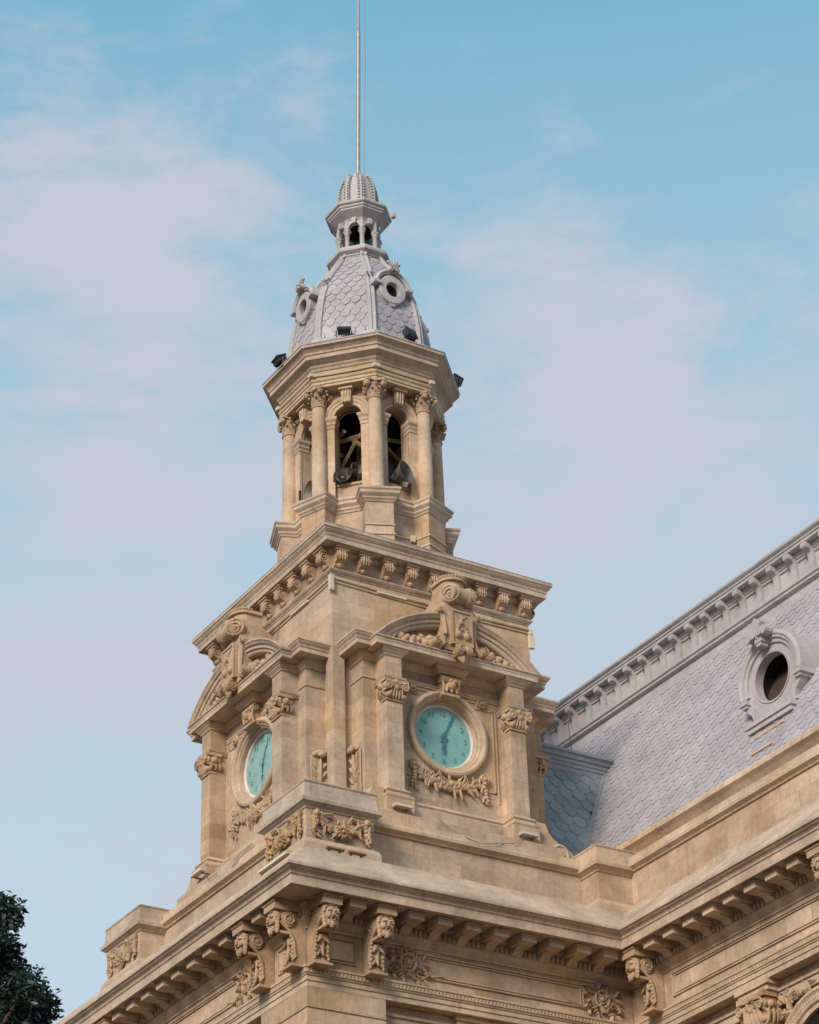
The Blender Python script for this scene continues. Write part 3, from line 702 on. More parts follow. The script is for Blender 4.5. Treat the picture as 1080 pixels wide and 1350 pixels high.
# --- arcade wall
AP, TH = 2.25, .42
def arcade(az):
    th = radians(az); n_ = (cos(th), sin(th)); tn = (-sin(th), cos(th))
    return lambda p: (CX+n_[0]*(AP-p[1])+tn[0]*p[0], CY+n_[1]*(AP-p[1])+tn[1]*p[0], p[2])
ZS, RI, RO, HO = 15.80, .52, .84, .47
mbw = MB()
for i in range(8):
    az = 45*i; mb = MB(xf=arcade(az)); hs = AP*math.tan(radians(22.5)); hi = (AP-TH)*math.tan(radians(22.5))
    # side piers + sill + spandrel
    for sg in (-1, 1):
        mb.add([(sg*HO, 0, 12.25), (sg*hs, 0, 12.25), (sg*hi, TH, 12.25), (sg*HO, TH, 12.25), (sg*HO, 0, ZS), (sg*hs, 0, ZS), (sg*hi, TH, ZS), (sg*HO, TH, ZS)], [(0,1,5,4), (2,3,7,6), (3,0,4,7), (1,2,6,5)])
    n = 14
    for y, hx in ((0, hs), (TH, hi)):
        vs = []
        for j in range(n+1):
            a = pi*j/n; c_, s_ = cos(a), sin(a); t = min(hx/abs(c_) if abs(c_) > 1e-6 else 9e9, (17.0-ZS)/s_ if s_ > 1e-6 else 9e9)
            vs += [(RI*c_, y, ZS+RI*s_), (t*c_, y, ZS+t*s_)]
        mb.add(vs, [(2*j, 2*j+1, 2*j+3, 2*j+2) for j in range(n)])
        cr0 = math.atan2(17.0-ZS, hx)
        for sg in (-1, 1): mb.add([(sg*hx, y, 17.0), (sg*hx*.6, y, 17.0), (sg*hx, y, ZS+.7)], [(0, 1, 2)])
    vs = []
    for j in range(n+1):
        a = pi*j/n; vs += [(RI*cos(a), 0, ZS+RI*sin(a)), (RI*cos(a), TH, ZS+RI*sin(a))]
    mb.add(vs, [(2*j, 2*j+1, 2*j+3, 2*j+2) for j in range(n)])
    mb.box(-HO, HO, .10, TH, 12.25, 13.10); mb.box(-HO-.0, HO, .05, TH+.02, 13.02, 13.12)
    b = len(mbw.v); mbw.v += mb.v; mbw.f += [tuple(b+q for q in f) for f in mb.f]
    # impost mouldings, archivolt, keystone
    mb = MB(xf=arcade(az))
    for sg in (-1, 1):
        a, b = sorted((sg*(HO-.0), sg*.84)); mb.box(a, b, -.09, .02, 12.25, 15.36)
        pth = [(a, TH), (a, -.09), (b, -.09), (b, TH)]
        mb.sweep([(a+.02, .3), (a+.02, -.07), (b-.02, -.07), (b-.02, .3)], [(-.1, 15.36), (.04, 15.36), (.04, 15.48), (.07, 15.52), (.07, 15.62), (.11, 15.68), (.13, 15.72), (.13, 15.80), (-.1, 15.80)])
    mb.disc((0, 0, ZS), [(RO, -.02), (RO, .10), (RO-.05, .12), (RO-.10, .09), (RO-.12, .07), (RO-.20, .07), (RO-.22, .04), (RI-.02, .04), (RI-.02, -.1)], 18, 0, pi)
    mb.prism([(-.20, 17.0), (.20, 17.0), (.15, 16.30), (-.15, 16.30)], 'y', -.26, .1); mb.box(-.26, .26, -.36, .1, 16.80, 16.95)
    for x in (-.1, 0, .1): mb.tube([(x, -.27, 16.9), (x, -.29, 16.6), (x, -.25, 16.32)], .035, 4)
    part(mb, 'arch_moulding', 'trim', TW)
    # yellow timber window frame inside the opening
    mb = MB(xf=arcade(az)); y0 = TH-.02; q = .035; R2 = .455
    mb.tube([(-R2, y0, 13.1), (-R2, y0, ZS-.0)]+[(R2*cos(pi-pi*j/12), y0, ZS+R2*sin(pi-pi*j/12)) for j in range(13)]+[(R2, y0, 13.1)], q, 4)
    part(mb, 'arch_frame', 'timber', TW)
part(mbw, 'belfry_wall', 'wall', TW)
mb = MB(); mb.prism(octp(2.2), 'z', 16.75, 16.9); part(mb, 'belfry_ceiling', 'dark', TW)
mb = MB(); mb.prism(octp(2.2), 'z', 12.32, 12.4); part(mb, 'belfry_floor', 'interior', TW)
# timber bell frame: posts, beams, braces
mb = MB()
for az in (-135, 45, -45, 135):
    th = radians(az+8); x, y = CX+.75*cos(th), CY+.75*sin(th)
    mb.box(x-.12, x+.12, y-.12, y+.12, 12.4, 16.75)
part(mb, 'bell_frame', 'interior', TW)
mb = MB()
for az in (-135, -90, 180, 0, 90):
    x2 = MB(xf=arcade(az)); y0 = TH+.45
    x2.tube([(-1.0, y0, 15.35), (1.0, y0, 15.62)], .09, 4); x2.tube([(-.55, y0+.05, 14.2), (.10, y0+.05, 15.45)], .07, 4); x2.tube([(-.1, y0+.05, 15.45), (.75, y0+.05, 14.75)], .07, 4)
    x2.tube([(-.9, y0+.2, 14.15), (.3, y0+.2, 14.2)], .07, 4)
    b = len(mb.v); mb.v += x2.v; mb.f += [tuple(b+q for q in f) for f in x2.f]
part(mb, 'bell_frame_brace', 'timber', TW)
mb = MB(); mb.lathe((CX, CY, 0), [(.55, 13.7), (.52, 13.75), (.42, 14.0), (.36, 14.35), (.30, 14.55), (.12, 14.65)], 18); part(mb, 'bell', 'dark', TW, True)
# --- columns
mb = MB(); mb.box(-.30, .30, -.30, .30, 12.28-12.28, .07)
mb.lathe((0, 0, 0), [(.32, .07), (.35, .11), (.32, .15), (.29, .17), (.31, .20), (.30, .24), (.275, .27), (.27, .32), (.268, 1.6), (.255, 2.8), (.24, 3.96)], 22)
SH = lmesh(mb, 'belfry_column', 'trim', True)
CR = lmesh(capital_round(.24, .68), 'capital', 'carve', True)
for a in VA:
    th = radians(a); o = inst(SH, 'belfry_column', TW, (CX+2.63*cos(th), CY+2.63*sin(th), 12.29), th+pi/2)
    c = sub(CR, 'capital', o); c.location = (0, 0, 3.95)
# --- entablature
mb = MB(); mb.sweep(octp(2.95), [(-.95, 16.92), (0, 16.92), (0, 17.02), (.03, 17.03), (.03, 17.14), (.06, 17.16), (.08, 17.21), (.08, 17.25), (0, 17.28), (-.0, 17.60), (-.95, 17.60)], True)
part(mb, 'entablature', 'trim', TW)
mb = MB(); mb.sweep(octp(2.95), [(-.9, 17.60), (.03, 17.60), (.06, 17.68), (.12, 17.74), (.13, 17.80), (.36, 17.93), (.36, 18.08), (.40, 18.10), (.42, 18.18), (.50, 18.26), (.56, 18.30), (.60, 18.31), (.60, 18.42), (-.9, 18.42)], True)
part(mb, 'belfry_cornice', 'cornice', TW)
mb = MB(); mb.sweep(octp(2.95), [(-.9, 18.42), (.62, 18.42), (.63, 18.46), (.60, 18.48), (0, 18.74), (-.9, 18.74)], True); part(mb, 'cornice_flashing', 'zinc', TW)
# --- dome
mb = MB(); mb.sweep(octp(2.72), [(-.3, 18.70), (.14, 18.70), (.20, 18.80), (.21, 18.92), (.17, 19.06), (.07, 19.14), (-.02, 19.17), (-.3, 19.17)], True); part(mb, 'dome_roll', 'zinc', TW)
DP = [(19.10, 2.62), (19.8, 2.58), (20.3, 2.52), (20.8, 2.44), (21.3, 2.32), (21.8, 2.15), (22.2, 1.99), (22.6, 1.76), (23.0, 1.50), (23.3, 1.30), (23.6, 1.12), (23.9, 1.0)]
def dr(z):
    for (a, b), (c, d) in zip(DP, DP[1:]):
        if z <= c: return b+(d-b)*(z-a)/(c-a)
    return DP[-1][1]
arc = [0]
for (a, b), (c, d) in zip(DP, DP[1:]): arc.append(arc[-1]+math.hypot(c-a, (d-b)*.92))
def zr(v):
    for i in range(len(arc)-1):
        if v <= arc[i+1]:
            t = (v-arc[i])/(arc[i+1]-arc[i]); return DP[i][0]+t*(DP[i+1][0]-DP[i][0]), DP[i][1]+t*(DP[i+1][1]-DP[i][1])
    return DP[-1]
mb = MB(); m = len(DP); vs = []
for a in VA:
    for z, r in DP: vs.append((CX+(r-.03)*cos(radians(a)), CY+(r-.03)*sin(radians(a)), z))
mb.add(vs, [(j*m+i, ((j+1) % 8)*m+i, ((j+1) % 8)*m+i+1, j*m+i+1) for j in range(8) for i in range(m-1)])
dome = part(mb, 'dome', 'slate', TW)
C8, S8 = cos(radians(22.5)), sin(radians(22.5))
for i in range(8):
    az = radians(45*i); n_ = (cos(az), sin(az)); tn = (-sin(az), cos(az)); mb = MB()
    def fn(u, v):
        z, r = zr(max(0, min(v, arc[-1]))); z2, r2 = zr(min(arc[-1], max(0, v)+.05)); z1, r1 = zr(max(0, v-.05)); dz, drr = z2-z1, (r2-r1)*C8; l = math.hypot(dz, drr) or 1
        return (CX+n_[0]*r*C8+tn[0]*u, CY+n_[1]*r*C8+tn[1]*u, z), (n_[0]*dz/l, n_[1]*dz/l, -drr/l)
    def hw(v):
        z, r = zr(max(0, min(v, arc[-1]))); w = r*S8-.10; return -w, w
    tiles(mb, fn, hw, .06, arc[-1]-.2, .37, .30, th=.024, seed=i)
    part(mb, 'dome_scales', 'slate', dome)
for a in VA:
    th = radians(a); mb = MB()
    for off in (-.075, .075):
        mb.tube([(CX+(r+.02)*cos(th)-off*sin(th), CY+(r+.02)*sin(th)+off*cos(th), z) for z, r in DP], .085, 6)
    part(mb, 'dome_rib', 'zinc', dome, True)
# dome dormers
mb = MB(); zc = 0
mb.disc((0, 0, 0), [(.56, -.55), (.56, .25), (.52, .28), (.29, .28), (.28, .2), (.28, -.2)], 24, sz=1.12)
mb.prism([(-.3, -.45), (.3, -.45), (.06, -.72), (-.06, -.72)], 'y', -.24, .4)
DB = lmesh(mb, 'dome_dormer', 'zinc')
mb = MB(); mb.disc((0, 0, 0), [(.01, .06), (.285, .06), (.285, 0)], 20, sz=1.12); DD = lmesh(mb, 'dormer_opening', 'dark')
mb = MB(); mb.disc((0, -.12, .10), [(.78, -.35), (.78, .14), (.74, .20), (.68, .22), (.64, .17), (.58, .16), (.57, -.3)], 20, radians(8), radians(172))
for sg in (-1, 1): mb.box(sg*.68-.14, sg*.68+.14, -.36, .3, .08, .20); mb.tube([(sg*.70, -.1, .16), (sg*.80, -.12, .12)], .06, 6)
DH = lmesh(mb, 'dormer_hood', 'zinc')
mb = MB()
for sg in (-1, 1): mb.ball((sg*.13, -.34, .82), .12, n=9, m=6); mb.spiral((sg*.13, -.42, .82), .11, 1.3, .03, flip=sg, r=.035)
for a in (-.9, -.45, 0, .45, .9): mb.leaf((0, -.30, .92), pi/2+a, .36-.05*abs(a), .15, lift=.12); mb.ball((sin(a)*-.30, -.36, .92+.30*cos(a)), .06)
DF = lmesh(mb, 'dormer_finial', 'zinc', True)
for k in range(4):
    x, y = KP(k, -.10 if k == 0 else 0, -2.17); x += CX; y += CY
    o = inst(DB, 'dome_dormer', TW, (x, y, 21.30), RZ[k])
    sub(DD, 'dormer_opening', o); sub(DH, 'dormer_hood', o); sub(DF, 'dormer_finial', o)
# --- lantern
LX, LY = CX+.02, CY-.01
mb = MB(); mb.sweep(octp(.98, LX, LY), [(-.5, 23.72), (.04, 23.72), (.05, 23.80), (.09, 23.84), (.09, 23.88), (.16, 23.93), (.23, 23.98), (.25, 24.07), (.22, 24.16), (.13, 24.21), (0, 24.23), (-.5, 24.25)], True); mb.prism(octp(.98, LX, LY), 'z', 24.15, 24.24)
part(mb, 'lantern_base', 'zinc', TW)
mb = MB(); mb.lathe((0, 0, 0), [(.12, 0), (.115, .06), (.095, .08), (.09, .76), (.105, .78), (.10, .84), (.135, .90), (.14, .95), (.12, .98), (.14, 1.02), (.09, 1.05), (.085, 1.42)], 12)
for i in range(6):
    a = 2*pi*i/6; mb.ball((.13*cos(a), .13*sin(a), .93), .035, n=5, m=4)
LC = lmesh(mb, 'lantern_column', 'zinc', True)
for a in VA:
    th = radians(a); inst(LC, 'lantern_column', TW, (LX+.74*cos(th), LY+.74*sin(th), 24.22), th)
mb = MB()
for i in range(8):
    th = radians(45*i); ap = .76*C8; n_ = (cos(th), sin(th)); tn = (-sin(th), cos(th))
    x2 = MB(xf=lambda p, n_=n_, tn=tn, ap=ap: (LX+n_[0]*(ap-p[1])+tn[0]*p[0], LY+n_[1]*(ap-p[1])+tn[1]*p[0], p[2]))
    for y in (-.02, .14):
        vs = []
        for j in range(11):
            a = pi*j/10; vs += [(.19*cos(a), y, 25.34+.2*sin(a)), (.30*(cos(a) if abs(cos(a)) > .7 else cos(a)*1.2), y, 25.75 if sin(a) > .3 else 25.34)]
        x2.add(vs, [(2*j, 2*j+1, 2*j+3, 2*j+2) for j in range(10)])
    x2.disc((0, 0, 25.34), [(.25, -.1), (.25, .05), (.19, .05), (.19, -.16)], 10, 0, pi)
    x2.prism([(-.09, 25.72), (.09, 25.72), (.07, 25.46), (-.07, 25.46)], 'y', -.14, 0)
    b = len(mb.v); mb.v += x2.v; mb.f += [tuple(b+q for q in f) for f in x2.f]
part(mb, 'lantern_arches', 'zinc', TW)
mb = MB(); mb.sweep(octp(.74, LX, LY), [(-.4, 25.66), (.06, 25.66), (.08, 25.72), (.36, 25.98), (.36, 26.04), (.40, 26.06), (.42, 26.14), (.48, 26.18), (.50, 26.24), (.48, 26.30), (-.1, 26.42), (-.4, 26.42)], True); mb.prism(octp(.5, LX, LY), 'z', 25.68, 26.4)
part(mb, 'lantern_cornice', 'zinc', TW)
mb = MB(); mb.prism(octp(.66, LX, LY), 'z', 25.62, 25.655); part(mb, 'lantern_ceiling_shade', 'dark', TW)  # near-black sheet added under the ceiling as the lantern's inner shade
mb = MB(); CP = [(26.35, .70), (26.8, .73), (27.2, .72), (27.6, .67), (27.9, .57), (28.15, .42), (28.3, .26), (28.35, .05)]
for i in range(8):
    a = radians(22.5+45*i); b = radians(22.5+45*(i+1)); vs = []
    for z, r in CP: vs += [(LX+r*.93*cos(a), LY+r*.93*sin(a), z), (LX+r*.93*cos(b), LY+r*.93*sin(b), z)]
    mb.add(vs, [(2*j, 2*j+1, 2*j+3, 2*j+2) for j in range(len(CP)-1)])
cup = part(mb, 'lantern_cupola', 'zinc', TW)
for a in VA:
    th = radians(a); mb = MB()
    mb.tube([(LX+(r+.02)*cos(th), LY+(r+.02)*sin(th), z) for z, r in CP[:-2]], .055, 6)
    for z in [26.45+.14*j for j in range(12)]:
        r = 0
        for (za, ra), (zb, rb) in zip(CP, CP[1:]):
            if za <= z <= zb: r = ra+(rb-ra)*(z-za)/(zb-za)
        for sg in (-1, 1): mb.ball((LX+(r+.01)*cos(th)-sg*.085*sin(th), LY+(r+.01)*sin(th)+sg*.085*cos(th), z), .055, n=5, m=4)
    part(mb, 'cupola_rib', 'zinc', cup)
mb = MB(); mb.box(LX+.12, LX+.42, LY-.1, LY-.06, 24.25, 25.3); part(mb, 'lantern_panel', 'green', TW)
mb = MB(); mb.tube([(LX+1.05, LY-.55, 26.3), (LX+1.17, LY-.62, 26.36)], .03, 5); mb.box(LX+1.10, LX+1.24, LY-.72, LY-.56, 26.3, 26.48); part(mb, 'sensor_box', 'fix', TW)

# ================================================================== FLAGPOLE
FP = root('flagpole', 'tall thin metal flagpole on top of the tower lantern', 'flagpole', stretch((LX+.03, LY, 28.3)))
x, y = LX+.05, LY-.02
mb = MB(); mb.lathe((0, 0, 0), [(.10, 0), (.085, .3), (.082, 7.35)], 12); mb.lathe((0, 0, 0), [(.075, 7.35), (.055, 7.5), (.05, 13)], 12)
mb.ball((0, 0, 13.05), .12)
mb.xf = None; pm = lmesh(mb, 'pole', 'pole', True); o = sub(pm, 'pole', FP)
mb = MB(); mb.tube([(.22, -.12, -.1), (.25, -.13, 6), (.2, -.1, 12.9)], .008, 4); sub(lmesh(mb, 'halyard', 'cable'), 'halyard', FP)

FP.rotation_euler = (.010, .017, 0)
# ================================================================== LOUDSPEAKERS, FLOODLIGHTS
def horn(name, p, az, el, r, ln, label, mt='horn'):
    T = root(name, label, 'loudspeaker', stretch(p), 'horn loudspeakers in the belfry arches')
    R = Matrix.Rotation(az, 4, 'Z') @ Matrix.Rotation(-el, 4, 'Y')
    def put(mb, nm, m, sm=True):
        me = lmesh(mb, nm, m, sm); me.transform(R); return sub(me, nm, T)
    mb = MB(xf=lambda q: (q[2], q[0], q[1]))       # lathe axis -> +x
    pr = [(r, 0), (r*1.04, -.01), (r*.98, -.03), (r*.62, -ln*.35), (r*.36, -ln*.7), (r*.22, -ln), (.02, -ln-.01)]
    mb.lathe((0, 0, 0), pr, 22); mb.f.pop(-2); mb.v
    mb.f = [f for f in mb.f if len(f) < 10]
    put(mb, 'horn_bell', mt)
    mb = MB(xf=lambda q: (q[2], q[0], q[1])); mb.lathe((0, 0, 0), [(r*.22, -ln*.95), (r*.24, -ln*.6), (r*.18, -ln*.3), (r*.05, -ln*.26)], 12); put(mb, 'horn_core', mt)
    mb = MB(xf=lambda q: (q[2], q[0], q[1])); mb.lathe((0, 0, 0), [(r*.3, -ln*.95), (r*.42, -ln), (r*.42, -ln-.22), (r*.3, -ln-.26)], 14); put(mb, 'driver', 'black')
    mb = MB(); mb.box(-ln*.75, -ln*.62, -.04, .04, -r*.9-.12, -.1); sub(lmesh(mb, 'mounting_bracket', 'black'), 'mounting_bracket', T)
horn('loudspeaker', (-1.93, -1.50, 13.37), radians(-128), .12, .30, .45, 'dark round horn loudspeaker, lower left of the pair in the arch left of front column')
horn('loudspeaker', (-1.38, -1.62, 13.74), radians(-95), .05, .235, .5, 'small raised grey horn loudspeaker, right of the pair in arch left of front column')
horn('loudspeaker', (-.02, -2.62, 13.40), radians(-65), .10, .42, .70, 'largest grey horn loudspeaker, sticking out of the arch right of front column')
horn('loudspeaker', (-.30, -1.75, 13.98), radians(-100), .0, .24, .4, 'small blue grey horn loudspeaker behind the largest horn in the right belfry arch', 'horn2')
horn('loudspeaker', (-2.46, -.12, 13.32), radians(176), .0, .38, .5, 'grey horn loudspeaker in the narrow arch at the left side of the belfry')

def flood(p, az, tilt, label):
    T = root('floodlight', label, 'floodlight', stretch(p), 'floodlights on the belfry cornice')
    R = Matrix.Rotation(az, 4, 'Z') @ Matrix.Rotation(-tilt, 4, 'Y')
    mb = MB(); mb.box(-.10, .10, -.23, .23, -.18, .18); mb.box(.08, .13, -.26, .26, -.21, .21)
    for i in range(5): mb.box(-.15, -.09, -.19+.085*i, -.16+.085*i, -.16, .16)
    me = lmesh(mb, 'housing', 'black'); me.transform(R); sub(me, 'housing', T)
    mb = MB(); mb.box(.131, .137, -.21, .21, -.16, .16); me = lmesh(mb, 'lens', 'lens'); me.transform(R); sub(me, 'lens', T)
    mb = MB(); mb.tube([(0, -.27, 0), (-.02, -.27, -.34), (-.02, .27, -.34), (0, .27, 0)], .025, 5); me = lmesh(mb, 'yoke', 'black'); me.transform(Matrix.Rotation(az, 4, 'Z')); sub(me, 'yoke', T)
flood((-2.16, -2.16, 18.94), radians(-120), .75, 'black floodlight on the cornice edge below the middle scaled facet of the dome')
flood((-.02, -3.10, 18.90), radians(-75), .35, 'black floodlight on the cornice edge below the right oval dormer of the dome')
flood((-3.42, .18, 18.72), radians(175), 1.1, 'black floodlight at the far left end of the belfry cornice')
flood((3.25, -1.15, 19.12), radians(-20), 1.0, 'black floodlight at the far right end of the belfry cornice')

# ================================================================== MAIN BUILDING
BD = root('main_building', 'pale ornate sandstone building with heavy bracketed cornice and grey mansard roof below the tower', 'building', (6, 0, GZ))
FX = 5.05; YE = -20.0
BP = [(-6.4, 14), (-6.4, -6.4), (FX, -6.4), (FX, YE), (26, YE), (26, 14)]
def inset(path, o):
    n = len(path); out = []
    for j in range(n):
        p = path[j]
        def nrm(a, b):
            dx, dy = b[0]-a[0], b[1]-a[1]; l = math.hypot(dx, dy); return (dy/l, -dx/l)
        n1 = nrm(path[j-1], p); n2 = nrm(p, path[(j+1) % n]); k = 1+n1[0]*n2[0]+n1[1]*n2[1]
        out.append((p[0]+(n1[0]+n2[0])/k*o, p[1]+(n1[1]+n2[1])/k*o))
    return out
mb = MB(); mb.prism(inset(BP, -.02), 'z', -7.75, -3.7); part(mb, 'frieze_wall', 'wall', BD)
mb = MB(); mb.prism(inset(BP, -.85), 'z', GZ, -7.75); part(mb, 'wall', 'wall', BD)
# architrave
mb = MB(); mb.sweep(BP, [(-.8, -7.76), (.03, -7.76), (.03, -7.60), (.06, -7.59), (.06, -7.46), (.09, -7.44), (.10, -7.40), (.13, -7.38), (.13, -7.26), (.16, -7.24), (.16, -7.18), (.0, -7.14), (-.8, -7.14)], True)
part(mb, 'architrave', 'trim', BD)
# leaf-and-dart strip on the architrave, egg-and-dart under the modillions
mb = MB(); me2 = MB()
def along(fn, x0, x1, step):
    n = int(abs(x1-x0)/step)
    for i in range(n+1): fn(x0+(x1-x0)*(i+.5)/(n+1))
def strip(kind, a, b):
    """kind 0: right face (y const) ; 1: left face (x const) ; 2: wing (x=FX)"""
    def put(c, fnz):
        pass
    def leafat(u, off, z, s_, m, shape):
        if kind == 0: pos = (u, -6.4-off)
        elif kind == 1: pos = (-6.4-off, u)
        else: pos = (FX-off, u)
        if shape == 'egg':
            vs_k = MB(); vs_k.ball((0, 0, 0), 1, sx=.075 if kind == 0 else .07, sy=.07 if kind == 0 else .075, sz=.135, n=6, m=5)
        else:
            vs_k = MB(); w = .055
            if kind == 0: vs_k.add([(-w, 0, .055), (w, 0, .055), (0, 0, -.055), (0, -.03, .02)], [(0, 1, 3), (1, 2, 3), (2, 0, 3)])
            else: vs_k.add([(0, -w, .055), (0, w, .055), (0, 0, -.055), (-.03, 0, .02)], [(0, 1, 3), (1, 2, 3), (2, 0, 3)])
        bb = len(m.v); m.v += [(pos[0]+p[0], pos[1]+p[1], z+p[2]) for p in vs_k.v]; m.f += [tuple(bb+q for q in f) for f in vs_k.f]
    mb = MB(); me2 = MB()
    along(lambda u: leafat(u, .13, -7.32, 1, mb, 'tri'), a, b, .125)
    along(lambda u: leafat(u, .235, -5.62, 1, me2, 'egg'), a, b, .17)
    part(mb, 'leaf_strip', 'carve', BD); part(me2, 'egg_moulding', 'carve', BD, True)
strip(0, -6.5, FX-.15); strip(1, -6.5, 8); strip(2, -6.6, -18)
mb = MB(); mb.sweep(BP, [(-.3, -6.02), (.02, -6.02), (.03, -5.96), (.10, -5.90), (.18, -5.82), (.20, -5.80), (.20, -5.74), (.19, -5.66), (.20, -5.52), (.26, -5.44), (.30, -5.42), (.30, -5.32), (-.3, -5.32)], True)
part(mb, 'bed_moulding', 'trim', BD)
mb = MB(); mb.sweep(BP, [(-.3, -5.30), (1.17, -5.30), (1.19, -5.33), (1.23, -5.33), (1.23, -5.06), (1.27, -5.03), (1.275, -4.99), (1.30, -4.95), (1.38, -4.90), (1.41, -4.86), (1.46, -4.84), (1.46, -4.76), (1.42, -4.72), (.44, -3.82), (.40, -3.70), (-.3, -3.70)], True)
part(mb, 'main_cornice', 'cornice', BD)
# modillion
mb = MB(); mb.box(-.26, .26, -1.02, 0, -.24, -.02); mb.box(-.29, .29, -1.06, 0, -.06, .0)
mb.prism([(0, -.24), (-.74, -.24), (-.66, -.28), (-.56, -.27), (-.46, -.30), (-.38, -.38), (-.26, -.44), (-.1, -.45), (0, -.46)], 'x', -.16, .16)
for sg in (-1, 1): mb.spiral((sg*.165, -.28, -.34), .09, 1.2, 0, ax='x', r=.022)
MD = lmesh(mb, 'modillion', 'trim')
# mask console
mb = MB()
mb.box(-.34, .34, -1.14, 0, -.10, 0); mb.box(-.32, .32, -1.10, 0, -.30, -.10)
side = [(0, -.28), (-.80, -.28), (-.88, -.36), (-.90, -.50), (-.86, -.64), (-.78, -.74), (-.64, -.80), (-.50, -.86), (-.42, -.98), (-.36, -1.16), (-.33, -1.38), (-.32, -1.60), (-.36, -1.74), (-.46, -1.80), (-.46, -1.86), (0, -1.86)]
mb.prism(side, 'x', -.21, .21)
for sg in (-1, 1):
    mb.tube([(sg*.20, -.60-0.0, -.54), (sg*.26, -.60, -.54)], .24, 14); mb.spiral((sg*.265, -.60, -.54), .20, 1.7, 0, ax='x', flip=-1, r=.04)
    mb.tube([(sg*.22, -.86, -.64), (sg*.22, -.55, -.88), (sg*.22, -.42, -1.12), (sg*.22, -.37, -1.6), (sg*.22, -.46, -1.78)], .05, 5)
    for j in range(6): mb.ball((sg*.20, -.44+.015*j-.04, -1.02-.12*j), .06, sz=1.1)
for z, s_ in ((-1.0, .34), (-1.2, .32), (-1.4, .32)):
    for sg in (-1, 1): mb.leaf((0, -.50 if z > -1.1 else -.38, z), -pi/2+sg*.55, s_, .16, lift=.05)
mb.leaf((0, -.44, -.92), -pi/2, .75, .18, lift=.06)
mb.box(-.30, .30, -.54, 0, -1.93, -1.86)
mb.box(-.22, .22, -.86, -.5, -.98, -.90)
face_mask(mb, (0, -.90, -.62), .86)
MC = lmesh(mb, 'mask_console', 'carve', True)
ZSF = -5.31
for k in (0, 1):
    for t_ in (6.16, 4.34):
        if k == 0: inst(MC, 'mask_console', BD, (-t_, -6.4, ZSF), 0)
        else: inst(MC, 'mask_console', BD, (-6.4, -t_, ZSF), RZ[1])
    inst(MD, 'modillion', BD, (-5.27, -6.4, ZSF) if k == 0 else (-6.4, -5.27, ZSF), RZ[k])
for i in range(8): inst(MD, 'modillion', BD, (-3.30+.985*i, -6.4, ZSF), 0)
for i in range(17): (i not in (8, 10)) and inst(MD, 'modillion', BD, (-6.4, -3.30+.985*i, ZSF), RZ[1])
for i in range(8): inst(MD, 'modillion', BD, (FX, -8.62-.93*i, ZSF), RZ[1])
for i in range(3): inst(MD, 'modillion', BD, (FX, -17.1-.93*i, ZSF), RZ[1])
inst(MC, 'mask_console', BD, (FX, -7.72, ZSF), RZ[1]); inst(MC, 'mask_console', BD, (FX, -16.12, ZSF), RZ[1])
for yy in (4.34, 6.16): inst(MC, 'mask_console', BD, (-6.4, yy+.15, ZSF), RZ[1])
# frieze panels
def frame(mb, a, b, c, d, w, y, pr=.035):
    mb.box(a, b, y-pr, y+.03, c, c+w); mb.box(a, b, y-pr, y+.03, d-w, d); mb.box(a, a+w, y-pr+.002, y+.03, c, d); mb.box(b-w, b, y-pr+.002, y+.03, c, d)
for k, sg in ((0, 1), (1, -1)):
    mb = MB(k); xs = sorted((-5.75*sg, -4.78*sg)); frame(mb, xs[0], xs[1], -6.90, -6.16, .035, -6.4); xs = sorted((-5.66*sg, -4.87*sg)); mb.box(xs[0], xs[1], -6.425, -6.38, -6.81, -6.25)
    xs = sorted((-2.75*sg, 3.2*sg)) if k == 0 else (-9.0, 2.75)
    frame(mb, xs[0], xs[1], -6.88, -6.14, .04, -6.4); frame(mb, xs[0]+.10, xs[1]-.10, -6.80, -6.22, .03, -6.4, .03)
    part(mb, 'frieze_panel', 'trim', BD)
mb = MB(xf=lambda p: (FX+(p[1]+6.4), p[0], p[2])); frame(mb, -19, -8.35, -6.88, -6.14, .04, -6.4); frame(mb, -18.9, -8.46, -6.80, -6.22, .03, -6.4, .03); part(mb, 'frieze_panel', 'trim', BD)
def wreath(mb, x, z, y, flip=1, seed=1):
    r = random.Random(seed)
    mb.disc((x, y, z), [(.30, -.02), (.30, .09), (.25, .12), (.21, .07), (.20, -.02)], 20); mb.ball((x, y-.05, z), .10, n=8)
    for j in range(10):
        a = 2*pi*j/10; mb.ball((x+.13*cos(a), y-.05, z+.13*sin(a)), .045, n=6)
    for j in range(44):
        lx, lz = r.uniform(-.58, .58), r.uniform(-.46, .44); a = math.atan2(lz, lx); mb.leaf((x+lx, y, z+lz), a+r.choice([-.9, -.5, .5, .9]), r.uniform(.16, .32), r.uniform(.07, .12), lift=.12)
    for j in range(8):
        u = .45+.09*j; mb.leaf((x+flip*u, y, z-.42+.02*j), flip*.4+(0 if flip > 0 else pi), .18, .10, lift=.05); mb.leaf((x-flip*.2-.0*j, y, z+.1*j-.4), pi/2+r.uniform(-1, 1), .26, .13, lift=.08)
for k, x, fl in ((0, -3.05, 1), (0, 3.85, -1), (1, 3.05, -1)):
    mb = MB(k); wreath(mb, x, -6.52, -6.4, fl, 7+k); part(mb, 'wreath_relief', 'carve', BD, True)
